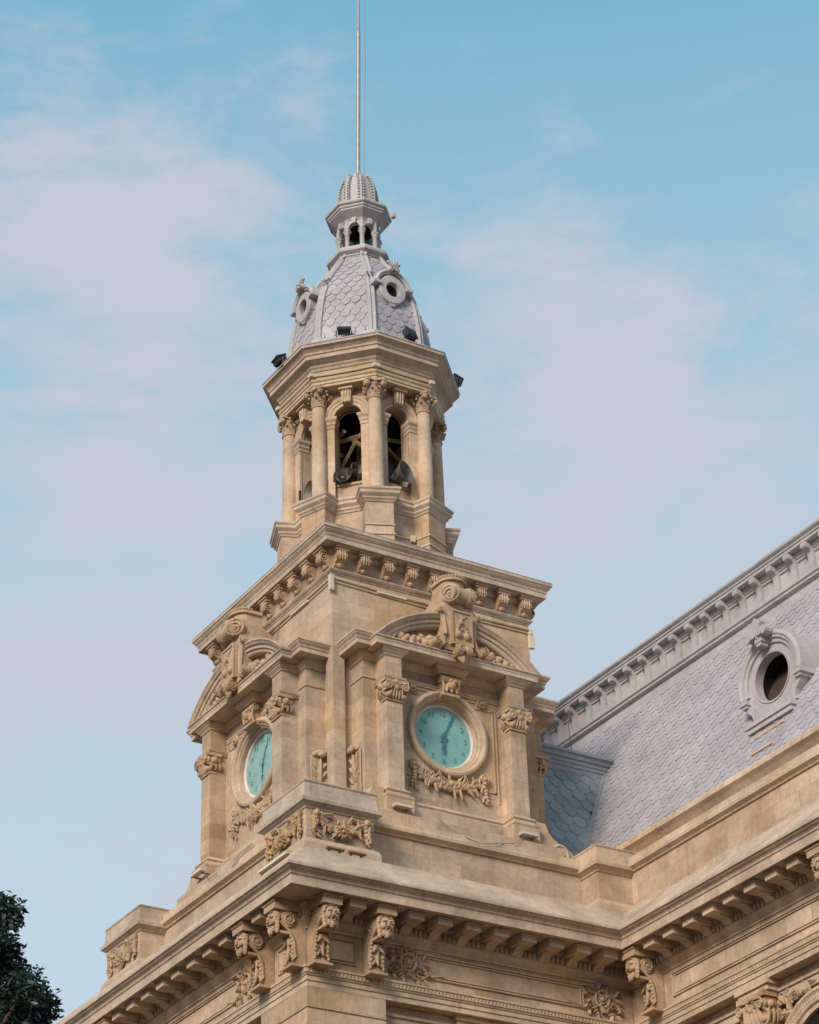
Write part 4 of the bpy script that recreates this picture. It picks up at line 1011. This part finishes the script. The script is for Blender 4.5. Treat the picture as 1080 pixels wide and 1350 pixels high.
# corner piers and openings below the architrave
def pier(k, a, b, y0=-6.43, y1=-5.5):
    mb = MB(k); z = -7.765
    while z > -13: mb.box(a, b, y0, y1, z-.60, z); mb.box(a+.03, b-.03, y0+.035, y1, z-.66, z-.60); z -= .66
    mb.box(a, b, y0, y1, GZ, z); return mb
mb = pier(None, -6.43, -3.83); z = -7.765
m2 = MB()
while z > -13: m2.box(-6.426, -5.5, -6.40, -3.83, z-.60, z); m2.box(-6.396, -5.5, -6.36, -3.86, z-.66, z-.60); z -= .66
m2.box(-6.426, -5.5, -6.40, -3.83, GZ, z)
part(mb, 'corner_pier', 'wall', BD); part(m2, 'corner_pier', 'wall', BD)
mb = MB(); mb.box(4.2, 5.6, -6.43, -5.4, GZ, -7.765); part(mb, 'corner_pier', 'wall', BD)
mb = MB(); mb.box(FX-.03, FX+.9, -8.2, -6.3, GZ, -7.765); part(mb, 'corner_pier', 'wall', BD)
mb = MB(); mb.box(-6.43, -5.5, 3.9, 6.6, GZ, -7.765); part(mb, 'corner_pier', 'wall', BD)
CAPB = lmesh(capital_flat(.95, 1.05, .1), 'pilaster_capital', 'carve', True)
for (x, y, k) in ((-.60, -6.18, 0), (FX-.0, -11.85, 1), (FX, -17.0, 1), (-6.18, .1, 1)):
    mb = MB()
    kx = -6.4 if k == 1 and x < 0 else None
    if k == 0: m3 = MB(xf=lambda p, x=x, y=y: (x+p[0], y+.0+p[1], p[2]))
    else: m3 = MB(xf=lambda p, x=x, y=y: (x+p[1], y-p[0], p[2]))
    m3.box(-.72, .72, -.10, 1.0, -7.90, -7.765); m3.box(-.64, .64, -.03, 1.0, -8.06, -7.90); m3.box(-.48, .48, .04, 1.0, GZ, -8.06)
    o = part(m3, 'pilaster', 'trim', BD)
    c = bpy.data.objects.new('capital', CAPB); COL.objects.link(c); c.parent = o; c.location = stretch((x, y, -9.11))-worldloc(BD)+Vector((0, .0, 0)); c.rotation_euler = (0, 0, RZ[k])
# wing arch beyond the capital
mb = MB(xf=lambda p: (FX+.5+p[1], -14.1-p[0], p[2]))
mb.disc((0, 0, -10.6), [(2.15, -.4), (2.15, .12), (2.05, .16), (1.98, .10), (1.90, .08), (1.84, .12), (1.76, .10), (1.72, .03), (1.60, .02), (1.58, -.3)], 36, 0, pi)
for i in range(60):
    a = pi*(i+.5)/60; mb.ball((1.88*cos(a), -.1, -10.6+1.88*sin(a)), .05, n=5, m=4)
part(mb, 'window_arch', 'trim', BD)
mb = MB(xf=lambda p: (FX+.62+p[1], -14.1-p[0], p[2])); mb.prism([(1.6*cos(pi*i/20), -10.6+1.6*sin(pi*i/20)) for i in range(21)]+[(-1.6, -18), (1.6, -18)], 'y', -.02, .1); part(mb, 'window_opening', 'dark', BD)
r = random.Random(4)
for sg in (-1, 1):
    mb = MB(xf=lambda p: (FX+.5+p[1], -14.1-p[0], p[2]))
    for j in range(30):
        t_ = r.random(); a = radians(50+30*r.random()); q = 2.2+.5*r.random(); mb.leaf((sg*q*cos(a), -.02, -10.6+min(q*sin(a), 2.45)), r.uniform(0, 2*pi), .35, .16, lift=.1)
    part(mb, 'spandrel_carving', 'carve', BD, True)
mb = MB(xf=lambda p: (FX+.42+p[1], p[0], p[2])); mb.box(-19, -8.2, -.0, .1, -8.35, -7.77); mb.box(-19, -8.2, -.06, .1, -8.08, -8.0); part(mb, 'recess_band', 'trim', BD)
mb = MB(); mb.box(-3.85, 4.2, -6.06, -5.5, -8.35, -7.77); mb.box(-3.85, 4.2, -6.12, -5.5, -8.09, -8.0); part(mb, 'recess_band', 'trim', BD)
mb = MB(); mb.box(-6.06, -5.5, -3.85, 3.9, -8.35, -7.77); mb.box(-6.12, -5.5, -3.85, 3.9, -8.09, -8.0); part(mb, 'recess_band', 'trim', BD)
# tall windows in the wall far below
for x in (-2.3, 2.4):
    mb = MB(); mb.prism([(x-.9, -22), (x+.9, -22), (x+.9, -12.2)]+[(x+.9*cos(pi*i/12), -12.2+.9*sin(pi*i/12)) for i in range(13)]+[(x-.9, -12.2)], 'y', -5.60, -5.4); part(mb, 'window_opening', 'dark', BD)
# ---- parapet
PC = [(-.25, -2.12), (.06, -2.12), (.08, -2.07), (.14, -2.03), (.20, -1.99), (.20, -1.88), (.15, -1.85), (.12, -1.78), (.10, -1.62), (-.25, -1.60)]
pp = [(-5.55, 3.95), (-5.55, -5.55), (4.05, -5.55)]
WX = 5.35
mb = MB(); mb.box(-5.55, 6.5, -5.55, -4.6, -3.8, -2.1); mb.box(-5.55, -4.6, -4.6, 6.2, -3.8, -2.1); mb.box(WX, 6.3, YE+.6, -5.5, -3.8, -2.1)
part(mb, 'parapet_wall', 'wall', BD)
mb = MB(); mb.box(-4.65, 5.3, -4.65, 6, -3.9, -1.70); part(mb, 'roof_deck', 'gray', BD)
mb = MB(); mb.sweep([(-5.55, 5.8), (-5.55, -5.55), (WX, -5.55), (WX, YE+.6)], PC); mb.box(-5.55, 6.5, -5.55, -4.6, -2.12, -1.61); mb.box(-5.55, -4.6, -4.6, 6.2, -2.12, -1.61); mb.box(WX, 6.2, YE+.6, -5.5, -2.12, -1.61)
part(mb, 'parapet_coping', 'trim', BD)
mb = MB(); mb.sweep([(-5.55, 5.8), (-5.55, -5.55), (WX, -5.55), (WX, YE+.6)], [(-.1, -3.8), (.10, -3.8), (.10, -3.42), (.04, -3.36), (-.1, -3.36)]); part(mb, 'parapet_base', 'trim', BD)
def block(x0, x1, y0, y1, carvesides, seed, cm='gray', sm='ochre'):
    sq = [(x0, y0), (x1, y0), (x1, y1), (x0, y1)]
    mb = MB(); mb.prism(sq, 'z', -3.75, -1.4); b = part(mb, 'corner_block', 'wall', BD)
    mb = MB(); mb.sweep(sq, [(-.2, -2.26), (.03, -2.26), (.05, -2.20), (.12, -2.15), (.14, -2.12), (.20, -2.10), (.21, -1.98), (.16, -1.94), (.10, -1.90), (.07, -1.46), (.10, -1.42), (.10, -1.38), (-.2, -1.36)], True); mb.prism(inset(sq, -.1), 'z', -1.42, -1.365)
    part(mb, 'block_coping', cm, b)
    mb = MB(); mb.sweep(sq, [(-.2, -3.80), (.16, -3.80), (.16, -3.38), (.10, -3.24), (.06, -3.22), (-.2, -3.22)], True); part(mb, 'block_base', 'trim', b)
    for side in carvesides:
        if side == 'front': w = x1-x0; m4 = MB(xf=lambda p: (x0+w/2+p[0], y0+p[1], p[2])); mt = 'carve'
        else: w = y1-y0; m4 = MB(xf=lambda p: (x0+p[1], y0+w/2-p[0], p[2])); mt = sm
        hw_ = w/2-.22
        fruit_run(m4, -hw_+.1, -2.46, hw_-.1, -2.46, .42, -.03, fat=.20, n=32, seed=seed, ends=True, flower=True)
        for sg in (-1, 1):
            m4.tube([(sg*(hw_-.1), -.08, -2.46), (sg*(hw_-.45), -.10, -2.62), (sg*(hw_-.3), -.07, -2.80), (sg*(hw_-.62), -.06, -2.70)], [.07, .06, .05, .03], 6)
            m4.tube([(sg*(hw_-.1), -.08, -2.46), (sg*(hw_-.6), -.1, -2.36), (sg*(hw_-.72), -.08, -2.55)], [.06, .05, .02], 6)
            m4.tube([(sg*(hw_+.02), -.08, -2.50), (sg*(hw_-.04), -.08, -2.78), (sg*(hw_+.05), -.08, -2.95), (sg*(hw_-.07), -.07, -3.12)], [.07, .07, .06, .03], 6)
            m4.ball((sg*(hw_-.08), -.10, -2.42), .12); 
        part(m4, 'garland', mt, b, True)
block(-6.42, -4.10, -6.42, -4.10, ('front', 'side'), 3)
block(-6.42, -4.10, 4.02, 6.32, ('side',), 9, 'cornice', 'carve')
block(4.06, 6.4, -6.42, -5.0, (), 4, 'trim')
# concave ramps joining plinth to end blocks
# ---- wing gutter coping
mb = MB(); gx = 6.0
pr = [(gx-.35, -.92), (gx-.33, -.78), (gx-.30, -.70), (gx-.05, -.62), (gx+.4, -.60), (gx+.4, -1.2), (gx-.05, -1.2), (gx-.22, -1.02)]
mb.add([(x, y, z) for y in (-5.35, YE+.8) for x, z in pr], [tuple(range(8)), tuple(range(8, 16))]+[(i, (i+1) % 8, 8+(i+1) % 8, 8+i) for i in range(8)])
mb.box(gx-.05, 6.6, YE+.8, -5.4, -1.62, -1.1)
part(mb, 'gutter', 'trim', BD)
mb = MB(); mb.box(6.2, 6.6, YE+.8, -5.5, -2.0, -1.3); part(mb, 'gutter_back', 'gray', BD)
# ---- mansard roof
T2 = 2.0; ZB, ZT = -1.4, 7.30
RX = lambda z: 6.3+(z+.6)/T2
YV0 = lambda z: -2.21+(z-.51)*.2725      # valley with the small face
LL = math.hypot(ZT-ZB, (ZT-ZB)/T2); CS = (ZT-ZB)/LL; SN = (ZT-ZB)/T2/LL
mb = MB(); y0, y1 = YE+1, 6.0
mb.add([(RX(ZB)+.05, y0, ZB), (RX(ZB)+.05, y1, ZB), (RX(ZT)+.05, y1, ZT), (RX(ZT)+.05, y0, ZT), (24, y0, ZB), (24, y1, ZB), (22, y1, ZT), (22, y0, ZT)], [(0,1,2,3), (4,5,6,7), (0,3,7,4), (1,2,6,5), (2,3,7,6)])
RF = part(mb, 'mansard_roof', 'slate', BD)
mb = MB()
tiles(mb, lambda u, v: ((RX(ZB+v*CS), -u, ZB+v*CS), (-CS, 0, SN)), lambda v: (min(-y1, 99), 17.6), 0, LL-.1, .41, .29, th=.023, seed=3)
part(mb, 'roof_scales', 'slate', RF)
# small return face beside the tower
mb = MB(); ys = lambda z: -2.21+(z-.51)*.2725; z0_, z1_ = -1.4, 4.05
sl = math.hypot(1, .2725)
tiles(mb, lambda u, v: ((u, ys(z0_+v/sl), z0_+v/sl), (0, -1/sl, .2725/sl)), lambda v: (3.0, RX(z0_+v/sl)-.12), 0, (z1_-z0_)*sl, .56, .40, th=.028, seed=8)
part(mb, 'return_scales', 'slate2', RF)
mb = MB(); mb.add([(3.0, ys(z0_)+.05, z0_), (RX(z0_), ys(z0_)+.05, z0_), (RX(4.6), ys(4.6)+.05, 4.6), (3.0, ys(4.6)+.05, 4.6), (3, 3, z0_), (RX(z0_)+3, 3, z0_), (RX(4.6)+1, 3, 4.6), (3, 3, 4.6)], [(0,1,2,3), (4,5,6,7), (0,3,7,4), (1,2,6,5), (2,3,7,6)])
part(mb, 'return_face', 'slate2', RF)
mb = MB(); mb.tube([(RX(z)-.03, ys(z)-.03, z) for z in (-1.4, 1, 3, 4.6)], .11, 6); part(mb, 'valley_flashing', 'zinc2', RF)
mb = MB(); e = RX(4.45)
def rsweep(prof, a, b, mbx):   # profile (outward, z) along x, facing -y
    n = len(prof); mbx.add([(x, ys(4.2)-o, z) for x in (a, b) for o, z in prof], [tuple(range(n)), tuple(range(n, 2*n))]+[(i, (i+1) % n, n+(i+1) % n, n+i) for i in range(n)])
rsweep([(-.4, 4.0), (.06, 4.0), (.06, 4.22), (.10, 4.25), (.10, 4.36), (.14, 4.38), (.16, 4.50), (.22, 4.52), (.26, 4.64), (.34, 4.68), (.34, 4.78), (-.4, 4.86)], 3.4, e+.55, mb)
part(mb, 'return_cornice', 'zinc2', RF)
# ridge cornice with brackets
tx = RX(ZT)
def wsweep(prof, name, m):
    n = len(prof); mbx = MB(); mbx.add([(tx-o, y, z) for y in (YE+1, 6.2) for o, z in prof], [tuple(range(n)), tuple(range(n, 2*n))]+[(i, (i+1) % n, n+(i+1) % n, n+i) for i in range(n)])
    return part(mbx, name, m, RF)
wsweep([(-.6, 7.10), (.12, 7.10), (.12, 7.30), (.06, 7.34), (.06, 7.46), (.20, 7.50), (.20, 7.58), (.26, 7.62), (.26, 7.70), (.12, 7.76), (.10, 7.84), (-.6, 7.84)], 'ridge_moulding', 'zinc')
wsweep([(-.6, 7.80), (.04, 7.80), (.04, 8.42), (.10, 8.44), (.10, 8.52), (.14, 8.54), (.14, 8.60), (.20, 8.63), (.20, 8.74), (-.6, 8.74)], 'ridge_frieze', 'zinc')
wsweep([(-8, 8.74), (.44, 8.74), (.44, 8.84), (.48, 8.86), (.48, 8.92), (.55, 8.97), (.58, 9.0), (.58, 9.08), (-8, 9.2)], 'ridge_cornice', 'zinc')
mb = MB(); mb.prism([(.05, -.12), (-.12, -.12), (-.13, .40), (-.17, .55), (-.26, .64), (-.40, .68), (-.42, .84), (-.38, .88), (0, .88)], 'x', -.13, .13)
mb.tube([(-.135, -.31, .76), (.135, -.31, .76)], .12, 10)
RB = lmesh(mb, 'ridge_bracket', 'zinc')
for i in range(28): inst(RB, 'ridge_bracket', RF, (tx-.04, -17.4+.875*i+.24, 7.86), RZ[1])
# round dormer on the wing roof
DX, DY, DZ = 7.40, -11.50, 2.95
DM = MB(xf=lambda p: (DX+p[1], DY-p[0], DZ+p[2]))
DM.disc((0, 0, 0), [(.86, .0), (.86, .03), (.80, .02), (.80, -.14), (.79, -.30)], 36, sx=.98)
n = 40; vs = []
for i in range(n):
    a = 2*pi*i/n; c_, s_ = cos(a), sin(a); R1 = .86
    q = 1.22
    ox, oz = q*c_, q*s_*1.02
    if s_ < -.62: t_ = 1.22/abs(s_); ox, oz = c_*t_*.78, -1.22
    vs += [(R1*.98*c_, -.0, R1*s_), (ox, -.0, oz), (ox, 1.6, oz)]
DM.add(vs, [(3*i, 3*i+1, 3*((i+1) % n)+1, 3*((i+1) % n)) for i in range(n)]+[(3*i+1, 3*i+2, 3*((i+1) % n)+2, 3*((i+1) % n)+1) for i in range(n)])
dm = part(DM, 'roof_dormer', 'zinc', BD)
mb = MB(xf=DM.xf)
mb.disc((0, 0, 0), [(1.48, -1.9), (1.48, .12), (1.44, .18), (1.36, .19), (1.32, .15), (1.24, .14), (1.22, .08), (1.10, .07), (1.10, -.3)], 30, radians(-14), radians(194))
for sg in (-1, 1):
    a, b = sorted((sg*1.12, sg*1.46)); mb.box(a, b, -.17, 1.1, -.50, -.34); a, b = sorted((sg*1.15, sg*1.38)); mb.box(a, b, -.12, 1.0, -.60, -.50)
part(mb, 'dormer_hood', 'zinc', dm)
mb = MB(xf=DM.xf)
for sg in (-1, 1):
    pts = [(sg*1.0, -.60), (sg*1.30, -.60), (sg*1.22, -.75), (sg*1.05, -.92), (sg*.98, -1.10), (sg*1.04, -1.24), (sg*.8, -1.24), (sg*.8, -.8)]
    mb.prism(pts, 'y', -.05, .9)
mb.box(-.98, .98, -.10, .8, -1.36, -1.22); mb.box(-1.08, 1.08, -.36, .8, -1.50, -1.365); mb.box(-1.02, 1.02, -.30, .8, -1.66, -1.50)
part(mb, 'dormer_base', 'zinc', dm)
mb = MB(xf=DM.xf); mb.box(-.70, .70, -.36, .8, -1.96, -1.87); mb.box(-.50, .50, -.76, .4, -2.70, -2.62)
part(mb, 'dormer_ledge', 'trim', dm)
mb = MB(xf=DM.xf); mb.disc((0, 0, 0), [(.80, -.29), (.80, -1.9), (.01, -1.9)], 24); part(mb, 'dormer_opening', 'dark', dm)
mb = MB(); mb.add([(RX(z)-.10, y, z) for y, z in ((DY-.8, DZ-1.0), (DY+.8, DZ-1.0), (DY+.8, DZ+1.2), (DY-.8, DZ+1.2))], [(0, 1, 2, 3)]); part(mb, 'dormer_floor', 'interior', dm)
mb = MB(xf=DM.xf)
mb.box(-.16, .16, -.42, 1.0, 1.10, 1.60)
for sg in (-1, 1): mb.tube([(sg*.16-.0, -.50, 1.42), (sg*.20, -.1, 1.42)], .15, 10)
mb.tube([(-.34, -.30, 1.34), (-.34, -.52, 1.34)], .13, 10); mb.tube([(.34, -.2, 1.40), (.34, -.50, 1.40)], .15, 10)
pts = []
for i in range(14):
    a = 2*pi*i/14; q = .38 if i % 2 else .26; pts.append((-.10+q*cos(a), 1.60+q*sin(a)))
mb.prism(pts, 'y', -.46, -.26); mb.prism([(-.2, 1.3), (.15, 1.3), (.1, .98), (-.1, .98)], 'y', -.40, -.1)
part(mb, 'dormer_crest', 'zinc', dm)

# ================================================================== LAMPS, CABLES, LIGHT TUBES
def bar(name, x0, y0, x1, y1, z, label, m='fix', k=0, wdt=.09, hgt=.10, loc=None):
    T = root(name, label, 'lamp', stretch(((x0+x1)/2, (y0+y1)/2, z)), 'linear lamps on the ledges')
    mb = MB()
    if abs(x1-x0) > abs(y1-y0): wdt, hgt = (.05, .07) if m == 'amber' else (wdt, hgt); mb.box(x0, x1, y0-wdt, y0+wdt, z, z+hgt); e = [(x0-.02, x0+.04), (x1-.04, x1+.02)]
    else: mb.box(x0-wdt, x0+wdt, y0, y1, z, z+hgt)
    part(mb, 'lamp_body', m, T)
    mb = MB()
    if abs(x1-x0) > abs(y1-y0):
        mb.box(x0+.03, x1-.03, y0-wdt-.03, y0-wdt+.01, z+.01, z+hgt-.02); part(mb, 'lamp_cover', 'amber' if m == 'amber' else 'rim', T)
        mb = MB(); mb.box(x0+.1, x0+.14, y0, y0+.3, z-.05, z); mb.box(x1-.14, x1-.1, y0, y0+.3, z-.05, z)
    else:
        mb.box(x0-wdt-.03, x0-wdt+.01, y0+.03, y1-.03, z+.01, z+hgt-.02); part(mb, 'lamp_cover', 'amber' if m == 'amber' else 'rim', T)
        mb = MB(); mb.box(x0, x0+.3, y0+.1, y0+.14, z-.05, z); mb.box(x0, x0+.3, y1-.14, y1-.1, z-.05, z)
    part(mb, 'lamp_bracket', 'cable', T)
bar('linear_lamp', -2.68, -5.34, -2.06, -5.34, -.99, 'short pale linear lamp at the foot of the left pilaster of the right clock face')
bar('linear_lamp', 1.98, -5.34, 2.60, -5.34, -1.0, 'short pale linear lamp at the foot of the right pilaster of the right clock face')
bar('linear_lamp', -5.95, -6.76, -5.35, -6.76, -3.60, 'amber fronted linear lamp, left half of the pair under the corner block garland', 'amber')
bar('linear_lamp', -5.20, -6.76, -4.62, -6.76, -3.60, 'amber fronted linear lamp, right half of the pair under the corner block garland', 'amber')
bar('linear_lamp', -6.80, -6.15, -6.80, -4.50, -3.70, 'long stone coloured linear lamp on the cornice slope left of the corner block', 'gray')
bar('linear_lamp', -5.45, 1.6, -5.45, 2.3, -.92, 'short linear lamp on the ledge at the far left end of the left clock face')
def rope(label, pts, clamps, r=.03, name='light_tube', cat='light tube', grp='light tubes round the tower'):
    T = root(name, label, cat, stretch(pts[len(pts)//2]), grp)
    mb = MB(); mb.tube(pts, r, 5); part(mb, 'tube', 'rope', T)
    for (x, y, z, a, b, c) in clamps:
        mb = MB(); mb.box(x-a, x+a, y-b, y+b, z-c, z+c); part(mb, 'clamp', 'clamp', T)
def octrope(R, z, sag=.0): 
    p = octp(R); pts = []
    for i in range(8):
        a, b = p[i], p[(i+1) % 8]
        for t_ in (0, .25, .5, .75): pts.append((a[0]+(b[0]-a[0])*t_, a[1]+(b[1]-a[1])*t_, z-sag*4*t_*(1-t_)))
    return pts+[pts[0]]
p = octp(3.02)
rope('pale yellow light tube running round the frieze under the belfry cornice', octrope(3.00, 17.42, .04), [(p[5][0]+.02, p[5][1], 17.42, .13, .07, .07), (p[4][0], p[4][1], 17.42, .10, .10, .06), (p[6][0], p[6][1], 17.38, .09, .09, .06), (p[3][0], p[3][1], 17.42, .09, .09, .06)], .035)
rr = ressaut(2.45, 3.05, 1.02); rr = [(x, y, 10.86) for x, y in rr]; rr.append(rr[0])
rope('upper pale light tube wrapped round the drum under the belfry', rr, [(CX+.35, CY-2.50, 10.86, .08, .05, .12), (CX+.65, CY-2.50, 10.86, .06, .05, .12)], .03)
rr2 = [(x, y, 10.50) for x, y, z in rr]
rope('lower pale light tube wrapped round the drum under the belfry', rr2, [(CX+.38, CY-2.50, 10.50, .08, .05, .10), (CX+.66, CY-2.50, 10.50, .06, .05, .10)], .03)
q = [(-3.9, 3.7, 7.50), (-3.9, 1, 7.44), (-3.9, -1, 7.47), (-3.9, -3.9, 7.52), (-1, -3.9, 7.45), (1, -3.9, 7.44), (3.9, -3.9, 7.50)]
rope('upper pale yellow light tube below the string course of the square stage', q, [(-3.9, -3.9, 7.30, .07, .07, .28), (3.9, -3.9, 7.42, .06, .06, .10), (3.92, -3.88, 7.05, .10, .06, .25)], .03)
q = [(-3.88, 3.6, 7.33), (-3.88, 0, 7.30), (-3.88, -3.88, 7.38), (0, -3.88, 7.30), (3.8, -3.88, 7.36)]
rope('lower thin light tube sagging below the string course of the square stage', q, [(-3.89, -1.9, 7.36, .05, .55, .035), (-1.6, -3.89, 7.40, .55, .05, .035)], .022)
def cable(label, pts, r=.012, grp='cables on the ledges'):
    T = root('cable', label, 'cable', stretch(pts[0]), grp); mb = MB(); mb.tube(pts, r, 4); part(mb, 'wire', 'cable', T)
cable('thin dark cable hanging on the ledge below the right clock face', [(-1.2, -5.44, -1.12), (-.6, -5.6, -1.58), (.2, -5.76, -1.85), (.9, -5.72, -1.66), (1.6, -5.5, -1.45), (2.1, -5.45, -1.05)])
cable('thin looped cable on the parapet at the far left end of the left clock face', [(-5.5, 1.5, -.95), (-5.56, 1.2, -1.3), (-5.72, .8, -1.62), (-5.72, .2, -1.60)])
cable('thin crossed wires against the plinth below the left clock face', [(-5.48, -1.6, -1.25), (-5.7, -1.2, -1.5), (-5.76, -.8, -1.85), (-5.5, -1.6, -1.3)])
cable('long pale wire hanging from the ridge cornice over the blue grey roof', [(9.35, 1.2, 8.7), (8.9, .9, 7.2), (8.0, -.4, 5.2), (7.7, -1.2, 4.4)], .016)
cable('thin cable looping down the left wall below the string course', [(-3.9, -.6, 7.38), (-3.93, -.4, 6.9), (-3.93, -.2, 6.75), (-3.92, .1, 7.0), (-3.9, .3, 7.38)], .015)

# ================================================================== TREE
C0 = Vector((-40.3124728, -67.06205135, -33.15045894))
tb = Vector((-25.6, -24.6, GZ))
TR = root('broadleaf_tree', 'dark green leafy tree at the lower left, its top beside the building corner', 'tree', tb)
r = random.Random(21)
lobes = []
def T3(px, py, d):
    v = (fw + rt*((px-540)/3362.4) + up*((675-py)/3362.4)); return C0+v*d
for (px, py, rad, d) in ((5, 1206, 33, 49.6), (-25, 1222, 44, 49), (8, 1258, 30, 50), (-25, 1290, 62, 50), (32, 1305, 36, 49), (52, 1330, 32, 50), (10, 1345, 62, 49.4), (-70, 1280, 80, 51), (-60, 1380, 90, 50), (40, 1410, 66, 50), (-130, 1340, 100, 52), (-100, 1450, 120, 50), (10, 1490, 100, 51), (20, 1284, 16, 49.5), (-150, 1480, 120, 52)):
    lobes.append((T3(px, py, d), rad*d/3362.4))
mb = MB(); 
def stretchless(v): return (v[0], v[1]/YS, v[2])
for c, R in lobes:
    n = int(2300*R*R)+150
    for i in range(n):
        while True:
            p = Vector((r.uniform(-1, 1), r.uniform(-1, 1), r.uniform(-1, 1)))
            if p.length < 1: break
        p = p*(.55+.45*r.random())*1.05
        if r.random() < .16: p = p*1.18
        q = c+p*R; s_ = r.uniform(.05, .10); u = Vector((r.gauss(0, 1), r.gauss(0, 1), r.gauss(0, .6))).normalized(); w = u.cross(Vector((r.gauss(0, 1), r.gauss(0, 1), r.gauss(0, 1)))).normalized()*.55
        pts = [q-u*s_, q+w*s_*.8, q+u*s_*1.15, q-w*s_*.8]
        mb.add([stretchless(a) for a in pts], [(0, 1, 2, 3)])
crown = mb.mesh('crown', tb); crown.materials.append(M_['leaf']); sub(crown, 'crown', TR)
mb = MB(); top = lobes[3][0]
tr = [tb, tb+Vector((.2, .3, 6)), tb+Vector((.6, .6, 12)), lobes[10][0]+Vector((0, 0, -1)), top]
mb.tube([stretchless(a) for a in tr], [.42, .34, .26, .16, .05], 9)
for c, R in lobes[:13]:
    a = tr[3]+(tr[2]-tr[3])*r.random()*.6; mid = (a+c)/2+Vector((r.uniform(-.2, .2), r.uniform(-.2, .2), -.1)); mb.tube([stretchless(a), stretchless(mid), stretchless(c)], [.09, .05, .02], 5)
tm = mb.mesh('trunk', tb); tm.materials.append(M_['bark']); sub(tm, 'trunk', TR)
